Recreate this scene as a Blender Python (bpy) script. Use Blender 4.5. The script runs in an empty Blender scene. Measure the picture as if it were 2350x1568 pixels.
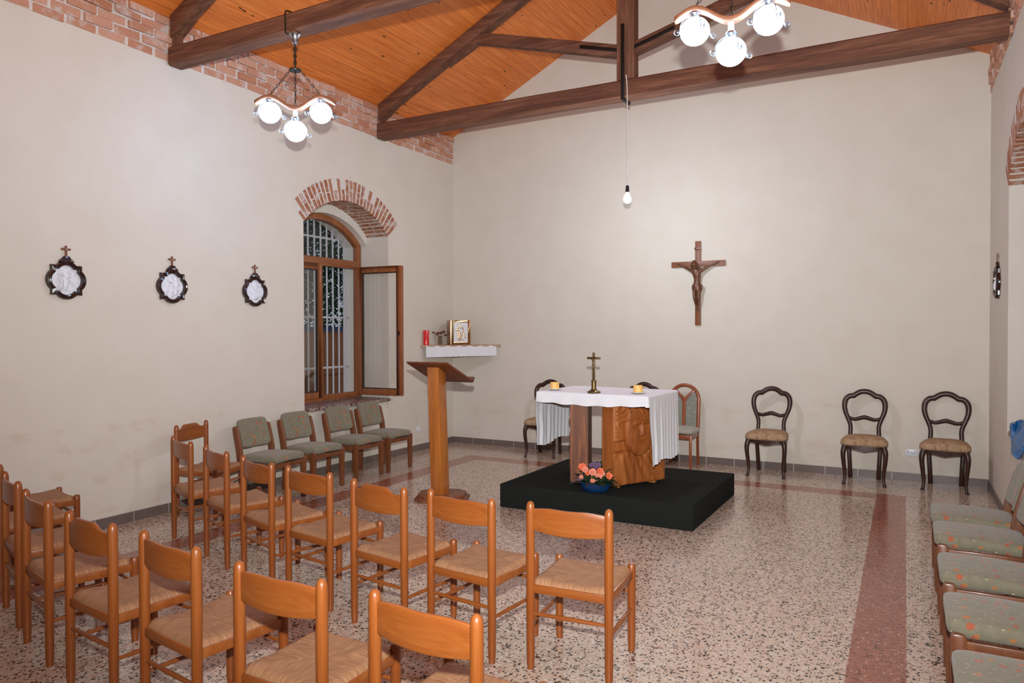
import bpy, bmesh, math, random
from math import sin, cos, pi, sqrt, atan2, radians, hypot
from mathutils import Vector, Matrix, noise

random.seed(7)
S = bpy.context.scene
COL = S.collection
V = Vector

# ------------------------------------------------------------------ helpers
class MB:
    """collects geometry that becomes one mesh object"""
    def __init__(self):
        self.v, self.f, self.m = [], [], []
    def add(self, vs, fs, mi=0, M=None):
        b = len(self.v)
        self.v += [tuple(M @ V(p)) if M is not None else tuple(p) for p in vs]
        self.f += [tuple(b + i for i in f) for f in fs]
        self.m += [mi] * len(fs)
        return self
    def box(self, c, s, M=None, mi=0):
        x, y, z = s[0] / 2, s[1] / 2, s[2] / 2
        vs = [(c[0] + i * x, c[1] + j * y, c[2] + k * z) for k in (-1, 1) for j in (-1, 1) for i in (-1, 1)]
        return self.add(vs, [(0, 2, 3, 1), (4, 5, 7, 6), (0, 1, 5, 4), (2, 6, 7, 3), (0, 4, 6, 2), (1, 3, 7, 5)], mi, M)
    def bar(self, a, b, w, h, up=(0, 0, 1), mi=0):
        """rectangular bar from a to b; w across, h along up"""
        a, b = V(a), V(b); d = (b - a).normalized(); u = V(up)
        s = d.cross(u).normalized(); u = s.cross(d).normalized()
        vs = [p + s * i * w / 2 + u * j * h / 2 for p in (a, b) for i, j in ((-1, -1), (1, -1), (1, 1), (-1, 1))]
        return self.add(vs, [(3, 2, 1, 0), (4, 5, 6, 7), (0, 1, 5, 4), (1, 2, 6, 5), (2, 3, 7, 6), (3, 0, 4, 7)], mi)
    def tube(self, pts, r, n=10, closed=False, mi=0, flat=None, up=None):
        """swept circle; r a number or a list; flat=(a,b) scales the section along side / up"""
        pts = [V(p) for p in pts]; L = len(pts)
        R = r if isinstance(r, (list, tuple)) else [r] * L
        vs, fs, side = [], [], None
        for i, p in enumerate(pts):
            if closed: d = pts[(i + 1) % L] - pts[i - 1]
            else: d = pts[min(i + 1, L - 1)] - pts[max(i - 1, 0)]
            if d.length < 1e-9: d = V((0, 0, 1))
            d.normalize()
            if up is not None: side = d.cross(V(up))
            elif side is None: side = d.cross(V((0, 0, 1))) if abs(d.z) < .9 else d.cross(V((0, 1, 0)))
            else: side = side - d * side.dot(d)
            if side.length < 1e-6: side = d.cross(V((1, 0, 0)))
            side.normalize(); u2 = side.cross(d)
            fa, fb = flat or (1, 1)
            for k in range(n):
                t = 2 * pi * k / n
                vs.append(p + side * cos(t) * R[i] * fa + u2 * sin(t) * R[i] * fb)
        for i in range(L if closed else L - 1):
            j = (i + 1) % L
            for k in range(n):
                k2 = (k + 1) % n
                fs.append((i * n + k, i * n + k2, j * n + k2, j * n + k))
        if not closed:
            fs.append(tuple(range(n - 1, -1, -1))); fs.append(tuple((L - 1) * n + k for k in range(n)))
        return self.add(vs, fs, mi)
    def lathe(self, prof, n=24, c=(0, 0, 0), mi=0, sx=1, sy=1, M=None):
        vs, fs = [], []
        for r, z in prof:
            for k in range(n):
                t = 2 * pi * k / n
                vs.append((c[0] + r * cos(t) * sx, c[1] + r * sin(t) * sy, c[2] + z))
        for i in range(len(prof) - 1):
            for k in range(n):
                k2 = (k + 1) % n
                fs.append((i * n + k, i * n + k2, (i + 1) * n + k2, (i + 1) * n + k))
        fs.append(tuple(range(n - 1, -1, -1))); fs.append(tuple((len(prof) - 1) * n + k for k in range(n)))
        return self.add(vs, fs, mi, M)
    def prism(self, poly, fn, t0, t1, mi=0):
        """poly of 2D points, fn(u,v,t)->3D"""
        n = len(poly)
        vs = [fn(u, v, t0) for u, v in poly] + [fn(u, v, t1) for u, v in poly]
        fs = [tuple(range(n - 1, -1, -1)), tuple(range(n, 2 * n))] + [(i, (i + 1) % n, n + (i + 1) % n, n + i) for i in range(n)]
        return self.add(vs, fs, mi)
    def superq(self, c, s, e1=.3, e2=.3, nu=28, nv=14, M=None, mi=0, bend=None):
        """rounded cushion / ball: superellipsoid with half sizes s"""
        def p(a, e): return math.copysign(abs(a) ** e, a)
        vs, fs = [], []
        for j in range(nv + 1):
            b = -pi / 2 + pi * j / nv
            for i in range(nu):
                a = 2 * pi * i / nu
                q = V((s[0] * p(cos(b), e1) * p(cos(a), e2), s[1] * p(cos(b), e1) * p(sin(a), e2), s[2] * p(sin(b), e1)))
                if bend: q = bend(q)
                vs.append(q + V(c))
        for j in range(nv):
            for i in range(nu):
                i2 = (i + 1) % nu
                fs.append((j * nu + i, j * nu + i2, (j + 1) * nu + i2, (j + 1) * nu + i))
        return self.add(vs, fs, mi, M)
    def grid(self, fn, nu, nv, mi=0):
        vs = [fn(i / nu, j / nv) for j in range(nv + 1) for i in range(nu + 1)]
        fs = [(j * (nu + 1) + i, j * (nu + 1) + i + 1, (j + 1) * (nu + 1) + i + 1, (j + 1) * (nu + 1) + i) for j in range(nv) for i in range(nu)]
        return self.add(vs, fs, mi)
    def build(self, name, mats, parent=None, bevel=0, seg=2, smooth=True, ang=35, solid=0, recalc=True):
        me = bpy.data.meshes.new(name)
        me.from_pydata(self.v, [], self.f)
        if not isinstance(mats, (list, tuple)): mats = [mats]
        for m in mats: me.materials.append(m)
        for p, i in zip(me.polygons, self.m): p.material_index = i
        bm = bmesh.new(); bm.from_mesh(me)
        bmesh.ops.remove_doubles(bm, verts=bm.verts, dist=1e-6)
        if recalc: bmesh.ops.recalc_face_normals(bm, faces=bm.faces)
        if bevel:
            es = [e for e in bm.edges if len(e.link_faces) == 2 and e.calc_face_angle(0) > .5]
            bmesh.ops.bevel(bm, geom=es, offset=bevel, segments=seg, profile=.5, affect='EDGES', clamp_overlap=True)
        if solid:
            bmesh.ops.solidify(bm, geom=bm.faces[:], thickness=solid)
        bm.to_mesh(me); bm.free()
        if smooth:
            for p in me.polygons: p.use_smooth = True
            me.set_sharp_from_angle(angle=radians(ang))
        o = bpy.data.objects.new(name, me); COL.objects.link(o)
        if parent is not None: o.parent = parent
        return o

def tag(o, label, cat, group=None):
    o['label'] = label; o['category'] = cat
    if group: o['group'] = group
    return o
def thing(name, label, cat, loc=(0, 0, 0), rz=0, group=None):
    o = bpy.data.objects.new(name, None); COL.objects.link(o)
    o.location = loc; o.rotation_euler = (0, 0, rz); o.empty_display_size = .1
    return tag(o, label, cat, group)
def struct(o):
    o['kind'] = 'structure'; return o
def dup(src, loc, rz, label, group=None):
    c = src.copy(); COL.objects.link(c); c.location = loc; c.rotation_euler = (0, 0, rz); c['label'] = label
    if group: c['group'] = group
    def rec(a, b):
        for ch in a.children:
            if ch.name in seen: continue
            d = ch.copy(); COL.objects.link(d); d.parent = b; new.append((ch, d))
    seen = set(); new = []
    kids = list(src.children)
    for ch in kids:
        d = ch.copy(); COL.objects.link(d); d.parent = c
        for g in list(ch.children):
            e = g.copy(); COL.objects.link(e); e.parent = d
    return c
def smoothpath(pts, k=6, closed=False):
    pts = [V(p) for p in pts]; n = len(pts); out = []
    for i in range(n if closed else n - 1):
        if closed: a, b, c, d = pts[i - 1], pts[i], pts[(i + 1) % n], pts[(i + 2) % n]
        else: a, b, c, d = pts[max(i - 1, 0)], pts[i], pts[i + 1], pts[min(i + 2, n - 1)]
        for j in range(k):
            t = j / k
            out.append(.5 * ((2 * b) + (c - a) * t + (2 * a - 5 * b + 4 * c - d) * t * t + (3 * b - a - 3 * c + d) * t ** 3))
    if not closed: out.append(pts[-1])
    return out

def smst(a, b, x):
    t_ = max(0, min(1, (x - a) / (b - a))); return t_ * t_ * (3 - 2 * t_)

# ------------------------------------------------------------------ materials
class Mat:
    def __init__(self, name, rough=.5, spec=.5, metal=0, color=(.5, .5, .5)):
        self.m = bpy.data.materials.new(name); self.m.use_nodes = True
        self.nt = self.m.node_tree; self.b = self.nt.nodes['Principled BSDF']
        self.set('Roughness', rough); self.set('Specular IOR Level', spec); self.set('Metallic', metal)
        self.set('Base Color', (*color, 1))
    def set(self, k, v):
        if isinstance(v, bpy.types.NodeSocket): self.nt.links.new(v, self.b.inputs[k])
        else: self.b.inputs[k].default_value = v
    def node(self, t, **kw):
        n = self.nt.nodes.new(t)
        for k, v in kw.items():
            if k.startswith('_'): setattr(n, k[1:], v); continue
            s = n.inputs[int(k[1:])] if k[0] == 'i' and k[1:].isdigit() else n.inputs[k.replace('__', ' ')]
            if isinstance(v, bpy.types.NodeSocket): self.nt.links.new(v, s)
            else: s.default_value = v
        return n
    def co(self, scale=(1, 1, 1), rot=(0, 0, 0), kind='Object'):
        t = self.node('ShaderNodeTexCoord')
        return self.node('ShaderNodeMapping', Vector=t.outputs[kind], Scale=scale, Rotation=rot).outputs[0]
    def noise(self, vec, scale, detail=4, rough=.55, dist=0):
        return self.node('ShaderNodeTexNoise', Vector=vec, Scale=scale, Detail=detail, Roughness=rough, Distortion=dist).outputs['Fac']
    def vor(self, vec, scale, feature='F1', rnd=1.0):
        n = self.node('ShaderNodeTexVoronoi', _feature=feature, Vector=vec, Scale=scale, Randomness=rnd); return n
    def math(self, op, a, b=0.0, c=0.0):
        n = self.node('ShaderNodeMath', _operation=op)
        for i, x in enumerate((a, b, c)):
            if isinstance(x, bpy.types.NodeSocket): self.nt.links.new(x, n.inputs[i])
            else: n.inputs[i].default_value = x
        return n.outputs[0]
    def ramp(self, fac, stops, interp='LINEAR'):
        n = self.node('ShaderNodeValToRGB', Fac=fac); r = n.color_ramp; r.interpolation = interp
        while len(r.elements) < len(stops): r.elements.new(.5)
        for e, (p, c) in zip(r.elements, stops):
            e.position = p; e.color = (*c, 1) if len(c) == 3 else c
        return n.outputs[0]
    def mix(self, fac, a, b, op='MIX'):
        n = self.node('ShaderNodeMix', _data_type='RGBA', _blend_type=op)
        for i, x in ((0, fac), (6, a), (7, b)):
            if isinstance(x, bpy.types.NodeSocket): self.nt.links.new(x, n.inputs[i])
            else: n.inputs[i].default_value = x if i == 0 else (*x, 1)
        return n.outputs[2]
    def sep(self, vec):
        return self.node('ShaderNodeSeparateXYZ', Vector=vec).outputs
    def comb(self, x, y, z):
        n = self.node('ShaderNodeCombineXYZ')
        for i, q in enumerate((x, y, z)):
            if isinstance(q, bpy.types.NodeSocket): self.nt.links.new(q, n.inputs[i])
            else: n.inputs[i].default_value = q
        return n.outputs[0]
    def bump(self, h, strength=.3, dist=.01):
        n = self.node('ShaderNodeBump', Height=h, Strength=strength, Distance=dist); self.set('Normal', n.outputs[0])
    def color(self, s): self.set('Base Color', s)

def wood(name, c1, c2, c3, axis='z', rough=.4, scale=1.0, bump=.12, coat=0, kind='Object'):
    m = Mat(name, rough=rough)
    st = {'x': (.06, 1, 1), 'y': (1, .06, 1), 'z': (1, 1, .06)}[axis]
    v = m.co(tuple(a * scale for a in st), kind=kind)
    n1 = m.noise(v, 22, 5, .6, .6); n2 = m.noise(v, 140, 2, .5)
    n3 = m.noise(m.co(kind=kind), 2.5, 2)
    f = m.math('ADD', m.math('MULTIPLY', n1, .75), m.math('MULTIPLY', n2, .25))
    col = m.ramp(f, [(.3, c1), (.5, c2), (.68, c3)])
    col = m.mix(m.math('MULTIPLY', n3, .35), col, c1)
    m.color(col); m.bump(f, bump, .004)
    if coat: m.set('Coat Weight', coat); m.set('Coat Roughness', .18)
    return m.m

def plaster():
    m = Mat('wall_plaster', rough=.85, spec=.25)
    v = m.co(); n = m.noise(v, 3, 5); g = m.noise(v, 160, 3)
    col = m.ramp(n, [(.3, (.655, .590, .503)), (.7, (.685, .624, .540))])
    # a few rubbed, ochre marks where chair backs scuff the wall
    s = m.sep(v)
    hz = m.math('MULTIPLY', m.math('LESS_THAN', s[2], .85), m.math('GREATER_THAN', s[2], .12))
    st = m.ramp(m.noise(m.co((1, 2.2, 3.2)), 1.7, 4, .6), [(.55, (0, 0, 0)), (.74, (1, 1, 1))])
    col = m.mix(m.math('MULTIPLY', m.math('MULTIPLY', st, hz), .35), col, (.55, .33, .20))
    m.color(col); m.bump(m.math('ADD', m.math('MULTIPLY', g, .5), m.noise(v, 40, 2)), .12, .004)
    return m.m
def terrazzo():
    m = Mat('terrazzo_floor', rough=.17, spec=.5)
    v = m.co(); dn = m.node('ShaderNodeTexNoise', Vector=v, Scale=60., Detail=2.)
    dv = m.node('ShaderNodeVectorMath', _operation='MULTIPLY_ADD', i0=dn.outputs['Color'], i1=(.018, .018, .0), i2=v).outputs[0]
    a = m.vor(dv, 66); ar = m.sep(a.outputs['Color'])
    b = m.vor(dv, 140); br = m.sep(b.outputs['Color'])
    chipA = m.math('LESS_THAN', a.outputs['Distance'], m.math('MULTIPLY_ADD', ar[1], .34, .23))
    chipB = m.math('LESS_THAN', b.outputs['Distance'], .38)
    s = m.sep(v)
    def inside(x0, x1, y1):
        return m.math('MULTIPLY', m.math('MULTIPLY', m.math('GREATER_THAN', s[0], x0), m.math('LESS_THAN', s[0], x1)), m.math('LESS_THAN', s[1], y1))
    band = m.math('SUBTRACT', inside(.80, 5.75, -.83), inside(1.05, 5.50, -1.08))
    cA = m.ramp(ar[0], [(0, (.018, .012, .010)), (.38, (.09, .048, .030)), (.50, (.62, .52, .44)), (.60, (.40, .20, .12)), (.70, (.66, .58, .51))], 'CONSTANT')
    cAr = m.ramp(ar[0], [(0, (.09, .035, .025)), (.18, (.27, .085, .055)), (.5, (.42, .17, .11)), (.85, (.50, .27, .20))], 'CONSTANT')
    cB = m.ramp(br[0], [(0, (.05, .035, .028)), (.25, (.55, .44, .36)), (.6, (.40, .25, .17)), (.8, (.66, .58, .51))], 'CONSTANT')
    cBr = m.ramp(br[0], [(0, (.13, .045, .03)), (.3, (.36, .13, .08)), (.8, (.45, .23, .16))], 'CONSTANT')
    wob = m.noise(v, 1.2, 2)
    base = m.mix(band, m.mix(wob, (.55, .40, .30), (.60, .465, .365)), (.30, .105, .068))
    col = m.mix(m.math('MULTIPLY', chipB, .85), base, m.mix(band, cB, cBr))
    col = m.mix(chipA, col, m.mix(band, cA, cAr))
    # tile joints, 0.405 m
    def joint(x):
        f = m.math('FRACT', m.math('DIVIDE', x, .405)); return m.math('LESS_THAN', f, .006)
    j = m.math('MAXIMUM', joint(s[0]), joint(s[1]))
    col = m.mix(m.math('MULTIPLY', j, .45), col, (.25, .18, .14))
    m.color(col)
    m.set('Roughness', m.math('MULTIPLY_ADD', m.noise(v, 6, 3), .14, .09))
    return m.m
def pine():
    m = Mat('pine_boards', rough=.42, spec=.4)
    v = m.co(); s = m.sep(v)
    sl = m.math('DIVIDE', m.math('MULTIPLY', s[0], 1.118), .088)
    idx = m.math('FLOOR', sl); fr = m.math('FRACT', sl)
    wn = m.node('ShaderNodeTexWhiteNoise', _noise_dimensions='1D', W=idx).outputs['Value']
    off = m.math('MULTIPLY', wn, 37)
    gv = m.comb(m.math('MULTIPLY', s[0], 16), m.math('ADD', m.math('MULTIPLY', s[1], .8), off), 0.0)
    g = m.noise(gv, 2.2, 5, .6, 1.1)
    col = m.ramp(g, [(.28, (.52, .115, .018)), (.5, (.70, .190, .034)), (.72, (.80, .265, .062))])
    col = m.mix(m.math('MULTIPLY_ADD', wn, .30, .02), col, (.44, .100, .018))
    kv = m.comb(m.math('MULTIPLY', s[0], 14.0), m.math('ADD', m.math('MULTIPLY', s[1], 5.0), off), 0.0)
    kn = m.vor(kv, 1.0); kr = m.sep(kn.outputs['Color'])
    kz = m.math('MULTIPLY', m.math('LESS_THAN', kn.outputs['Distance'], m.math('MULTIPLY_ADD', kr[1], .10, .05)), m.math('LESS_THAN', kr[0], .55))
    col = m.mix(m.math('MULTIPLY', kz, .85), col, (.07, .022, .008))
    gr = m.math('LESS_THAN', fr, .05)
    col = m.mix(m.math('MULTIPLY', gr, .50), col, (.16, .042, .010))
    m.color(col); m.bump(m.math('ADD', m.math('MULTIPLY', gr, -1.0), m.math('MULTIPLY', g, .1)), .4, .006)
    return m.m
def brickmat(name, ca, cb, white=.3, sc=9):
    m = Mat(name, rough=.9, spec=.2)
    g = m.node('ShaderNodeNewGeometry').outputs['Random Per Island']
    v = m.co(); n = m.noise(v, sc, 4, .65)
    col = m.mix(g, ca, cb)
    col = m.mix(m.math('MULTIPLY', m.noise(v, 40, 3), .4), col, tuple(x * .55 for x in ca))
    w = m.ramp(n, [(.66 - white, (0, 0, 0)), (.80 - white * .8, (1, 1, 1))])
    col = m.mix(m.math('MULTIPLY', w, .8), col, (.60, .54, .50))
    m.color(col); m.bump(m.noise(v, 60, 4), .5, .008)
    return m.m
def rush():
    m = Mat('rush_seat', rough=.6, spec=.35)
    s = m.sep(m.co())
    side = m.math('GREATER_THAN', m.math('ABSOLUTE', s[0]), m.math('ABSOLUTE', s[1]))
    n = m.node('ShaderNodeMix', _data_type='VECTOR')
    a = m.comb(m.math('MULTIPLY', s[0], 210), m.math('MULTIPLY', s[1], 12), 0.0)
    b = m.comb(m.math('MULTIPLY', s[0], 12), m.math('MULTIPLY', s[1], 210), 3.0)
    m.nt.links.new(side, n.inputs[0]); m.nt.links.new(a, n.inputs[4]); m.nt.links.new(b, n.inputs[5])
    st = m.noise(n.outputs[1], 1.2, 3, .6)
    col = m.ramp(st, [(.30, (.20, .080, .030)), (.5, (.34, .165, .075)), (.70, (.47, .27, .145))])
    col = m.mix(m.math('MULTIPLY', m.noise(m.co(), 9, 2), .5), col, (.36, .175, .08))
    m.color(col); m.bump(st, .8, .004)
    return m.m
def floral(name, base, base2, dots, sc=16, light=(.62, .56, .38)):
    m = Mat(name, rough=.9, spec=.15)
    v = m.co(); dn = m.node('ShaderNodeTexNoise', Vector=v, Scale=40., Detail=1.)
    dv = m.node('ShaderNodeVectorMath', _operation='MULTIPLY_ADD', i0=dn.outputs['Color'], i1=(.02, .02, .02), i2=v).outputs[0]
    n = m.noise(v, 30, 4)
    col = m.mix(n, base, base2)
    a = m.vor(dv, sc); ar = m.sep(a.outputs['Color'])
    f = m.math('MULTIPLY', m.math('LESS_THAN', a.outputs['Distance'], .27), m.math('LESS_THAN', ar[0], .5))
    col = m.mix(m.math('MULTIPLY', f, .8), col, m.ramp(ar[1], [(0, dots[0]), (.5, dots[1])], 'CONSTANT'))
    b = m.vor(m.co((3.2, .9, 1.0), (0.6, .5, .8)), sc * 1.9); br = m.sep(b.outputs['Color'])
    l = m.math('MULTIPLY', m.math('LESS_THAN', b.outputs['Distance'], .20), m.math('LESS_THAN', br[0], .42))
    col = m.mix(m.math('MULTIPLY', l, .7), col, light)
    m.color(col); m.bump(m.noise(v, 300, 2), .3, .003)
    m.set('Sheen Weight', .2)
    return m.m
def simple(name, c, rough=.5, metal=0, spec=.5, var=.15, sc=30, bump=0, emit=None, coat=0):
    m = Mat(name, rough, spec, metal, c)
    n = m.noise(m.co(), sc, 3)
    m.color(m.mix(n, tuple(x * (1 - var) for x in c), tuple(min(1, x * (1 + var)) for x in c)))
    if bump: m.bump(n, bump, .005)
    if coat: m.set('Coat Weight', coat)
    if emit: m.set('Emission Color', (*emit[0], 1)); m.set('Emission Strength', emit[1])
    return m.m

MP = plaster(); MF = terrazzo(); MPINE = pine()
MBEAM = wood('old_dark_timber', (.055, .019, .010), (.165, .060, .029), (.29, .125, .066), 'x', .75, 1, .5)
MBEAMV = wood('old_dark_timber_upright', (.055, .019, .010), (.170, .062, .029), (.29, .125, .066), 'z', .75, 1, .5)
MHONEY = wood('honey_beech', (.19, .043, .006), (.265, .066, .010), (.325, .098, .0185), 'z', .36, 1, .05, .15)
MHONEYX = wood('honey_beech_slat', (.215, .050, .0075), (.285, .078, .0135), (.34, .108, .0225), 'x', .36, 1, .05, .15)
MRUSH = rush()
MTEAK = wood('red_brown_chair_wood', (.11, .032, .010), (.19, .060, .020), (.26, .092, .035), 'z', .38, 1, .06, .2)
MMAHOG = wood('dark_mahogany', (.014, .004, .002), (.036, .010, .005), (.075, .022, .011), 'z', .38, 1, .06, .08)
MARCHW = wood('cherry_chair_wood', (.20, .045, .014), (.30, .075, .024), (.37, .11, .038), 'z', .3, 1, .05, .3)
MALTAR = wood('carved_altar_wood', (.17, .040, .007), (.40, .115, .020), (.54, .19, .044), 'z', .58, .8, .12, 0)
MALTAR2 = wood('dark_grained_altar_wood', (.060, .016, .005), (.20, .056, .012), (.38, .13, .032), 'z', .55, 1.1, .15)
MLECT = wood('lectern_pine', (.30, .080, .012), (.44, .140, .024), (.54, .205, .042), 'z', .34, .8, .05, .25)
MLECTD = wood('lectern_board_wood', (.085, .018, .005), (.14, .032, .009), (.20, .052, .015), 'x', .45, 1, .05, .1)
MCROSS = wood('crucifix_wood', (.12, .034, .012), (.22, .070, .024), (.30, .105, .042), 'z', .45, 1, .1)
MCORPUS = simple('corpus_bronze_wood', (.13, .050, .022), .36, .25, .5, .35, 60)
MWIN = wood('window_frame_wood', (.19, .055, .015), (.30, .095, .028), (.38, .14, .045), 'z', .4, 1, .05, .1)
MWINX = wood('window_rail_wood', (.19, .055, .015), (.30, .095, .028), (.38, .14, .045), 'y', .4, 1, .05, .1)
MGASK = simple('window_gasket', (.02, .013, .010), .6)
MGREEN = floral('green_flower_upholstery', (.160, .146, .095), (.265, .240, .172), ((.42, .085, .035), (.48, .16, .045)), 20)
def brocade():
    m = Mat('beige_brocade', .85, .2)
    v = m.co(); n = m.noise(v, 17, 5, .7, 1.2); k = m.noise(v, 42, 3, .6)
    col = m.ramp(n, [(.34, (.17, .075, .035)), (.47, (.34, .20, .11)), (.56, (.45, .30, .18)), (.68, (.36, .17, .10))])
    col = m.mix(m.math('MULTIPLY', k, .5), col, (.48, .34, .21))
    m.color(col); m.bump(k, .25, .003); return m.m
MBROC = brocade()
MPALE = floral('grey_green_damask', (.30, .29, .23), (.42, .40, .33), ((.36, .33, .26), (.25, .27, .24)), 18)
MPANEL = floral('blue_green_damask', (.18, .19, .16), (.30, .30, .25), ((.14, .16, .15), (.34, .33, .27)), 14)
MBASE = simple('baseboard_tile', (.155, .115, .10), .35, 0, .5, .10, 12)
MGROUT = simple('pale_grout', (.5, .44, .40), .9)
MBRICK = brickmat('frieze_brick', (.50, .215, .120), (.66, .38, .27), .13)
MARCHB = brickmat('arch_brick', (.36, .125, .06), (.46, .21, .125), .17, 13)
MMORT = simple('lime_mortar', (.66, .60, .55), .95, 0, .2, .2, 25, .5)
MCARPET = simple('dark_green_carpet', (.0150, .0172, .0152), .97, 0, .1, .35, 160, .6)
MCLOTH = simple('white_linen', (.80, .80, .82), .85, 0, .25, .04, 90, .12)
def lacemat():
    m = Mat('white_lace', .9, .2)
    v = m.vor(m.co(), 210, 'DISTANCE_TO_EDGE').outputs['Distance']
    m.color(m.ramp(v, [(.06, (.80, .79, .81)), (.30, (.60, .58, .60))])); m.bump(v, .5, .003); return m.m
MLACE = lacemat()
MIRON = simple('black_iron', (.02, .016, .014), .55, .7)
MCHROME = simple('brushed_steel', (.42, .42, .42), .28, 1)
MDMETAL = simple('dark_bronze_chain', (.07, .06, .05), .4, .9)
MBRASS = simple('aged_brass', (.20, .135, .060), .42, .9, .5, .25, 40)
MGOLD = simple('gold_plate', (.88, .66, .40), .34, 1, .5, .1, 20)
MGOLDD = simple('copper_side', (.44, .20, .09), .25, .9, .5, .2, 20)
MSILV = simple('silver_relief', (.60, .58, .58), .38, .6, .5, .1, 50, .2)
MRED = simple('red_candle_glass', (.55, .008, .010), .2, 0, .5, .2, 20, 0, ((.6, .01, .01), .12), .4)
def waxmat():
    m = Mat('yellow_candle_wax', .45, .4)
    s = m.sep(m.co()); n = m.noise(m.co(), 30, 2)
    m.color(m.mix(n, (.86, .46, .10), (.93, .62, .22)))
    m.set('Subsurface Weight', .25); m.set('Subsurface Radius', (.03, .015, .006)); m.set('Subsurface Scale', .6)
    return m.m
MWAX = waxmat()
MPORC = simple('white_porcelain', (.8, .79, .78), .2)
MPOT = simple('blue_plastic_bowl', (.004, .030, .105), .30, 0, .5, .2, 10)
MLEAF = simple('dark_green_leaf', (.014, .030, .014), .35, 0, .5, .4, 30)
MLEAF2 = simple('mid_green_leaf', (.035, .075, .022), .45, 0, .5, .4, 30)
MCORAL = simple('coral_petal', (.85, .20, .085), .6, 0, .3, .18, 60)
MPINK = simple('salmon_petal', (.84, .31, .21), .6, 0, .3, .15, 60)
MPURP = simple('mauve_petal', (.17, .10, .19), .6, 0, .3, .25, 60)
MSOIL = simple('flower_soil', (.02, .013, .008), .95)
MWPL = simple('white_plaster_relief', (.74, .74, .78), .7, 0, .3, .05, 40)
MFRAME = simple('black_brown_moulding', (.020, .007, .006), .2, 0, .6, .3, 30, 0, None, .4)
MGLASSW = simple('white_socket_plastic', (.72, .73, .76), .3)
MSOCKB = simple('socket_hole', (.02, .02, .02), .4)
MBLUE = simple('blue_shiny_fabric', (.006, .105, .30), .32, 0, .6, .45, 14, .5)
MSILL = None
def sillmat():
    m = Mat('speckled_stone_sill', .3)
    v = m.vor(m.co(), 55); r = m.sep(v.outputs['Color'])
    m.color(m.ramp(r[0], [(0, (.08, .045, .035)), (.3, (.30, .19, .15)), (.6, (.48, .38, .33)), (.85, (.22, .08, .06))], 'CONSTANT')); return m.m
MSILL = sillmat()
def glassmat(name, tint=(.93, .95, .96), opac=.0):
    m = Mat(name, .02, .5); nt = m.nt
    tr = m.node('ShaderNodeBsdfTransparent', Color=(*tint, 1)); gl = m.node('ShaderNodeBsdfGlossy', Roughness=.02)
    g = m.node('ShaderNodeNewGeometry'); dt = m.node('ShaderNodeVectorMath', _operation='DOT_PRODUCT', i0=g.outputs['Incoming'], i1=g.outputs['Normal'])
    c5 = m.math('POWER', m.math('SUBTRACT', 1.0, m.math('ABSOLUTE', dt.outputs['Value'])), 5.0)
    f = m.math('MULTIPLY_ADD', c5, .9, .04 + opac)
    mx = m.node('ShaderNodeMixShader', Fac=f)
    nt.links.new(tr.outputs[0], mx.inputs[1]); nt.links.new(gl.outputs[0], mx.inputs[2])
    nt.links.new(mx.outputs[0], nt.nodes['Material Output'].inputs[0]); return m.m
MGLASS = glassmat('window_glass', (.985, .985, .98))
MGLASSD = glassmat('double_window_glass', (.95, .96, .95), .05)
MVASE = glassmat('clear_vase_glass', (.88, .85, .82), .05)
GLOBE_E = 48.0
MGLOBE = simple('lit_globe_glass', (.9, .93, .95), .15, 0, .5, .02, 20, 0, ((.46, .74, 1.18), GLOBE_E))
MBULB = simple('lit_bulb_glass', (.9, .93, .95), .2, 0, .5, .02, 20, 0, ((.72, .84, .97), 1150.0))
MCLEAR = glassmat('clear_ornament_glass', (.93, .95, .97), .12)
MSCROLL = simple('grey_scroll_metal', (.16, .17, .19), .35, .8)
MBAR = wood('chandelier_wood', (.17, .052, .018), (.25, .085, .032), (.32, .12, .052), 'x', .6, 1, .05, .3)
MWHITEBAR = simple('white_painted_bars', (.50, .49, .50), .5, 0, .4, .1)
MRENDER = simple('exterior_render', (.46, .45, .47), .9, 0, .2, .25, 8, .3)
MORANGE = simple('terracotta_garden_wall', (.36, .135, .055), .9, 0, .2, .15, 4)
MSLATE = simple('blue_grey_coping', (.05, .05, .085), .7)
MGROUND = simple('outside_paving', (.16, .14, .12), .95)
MTRUNK = simple('tree_bark', (.06, .045, .035), .95)

# ------------------------------------------------------------------ room constants
W = 6.49; YF = -11.2; EAVE = 4.38; RIDGE = 6.005; XR = W / 2
WT = .75                      # wall thickness
ZF = 4.0                      # underside of brick frieze
WINS = [-2.21, -6.87]         # window centres on both long walls
AR, AC, AH, SILLZ = .972, 2.158, .73, .755   # arch radius, centre height, half width, sill
PR, PC, PH = .98, 2.04, .72   # plaster inner reveal

struct(MB().box((W / 2, YF / 2, -.05), (W + 2 * WT, -YF + .6, .1)).build('floor', MF, smooth=False))

# ceiling: two boarded slopes with real thickness
cb = MB()
def slope(x0, z0, x1, z1):
    y0, y1 = YF - .2, .25
    cb.add([(x0, y0, z0), (x1, y0, z1), (x1, y1, z1), (x0, y1, z0), (x0, y0, z0 + .08), (x1, y0, z1 + .08), (x1, y1, z1 + .08), (x0, y1, z0 + .08)],
           [(0, 1, 2, 3), (7, 6, 5, 4), (0, 4, 5, 1), (1, 5, 6, 2), (2, 6, 7, 3), (3, 7, 4, 0)])
slope(-.4, EAVE - .2, XR, RIDGE); slope(XR, RIDGE, W + .4, EAVE - .2)
struct(cb.build('ceiling', MPINE, smooth=False))

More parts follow.
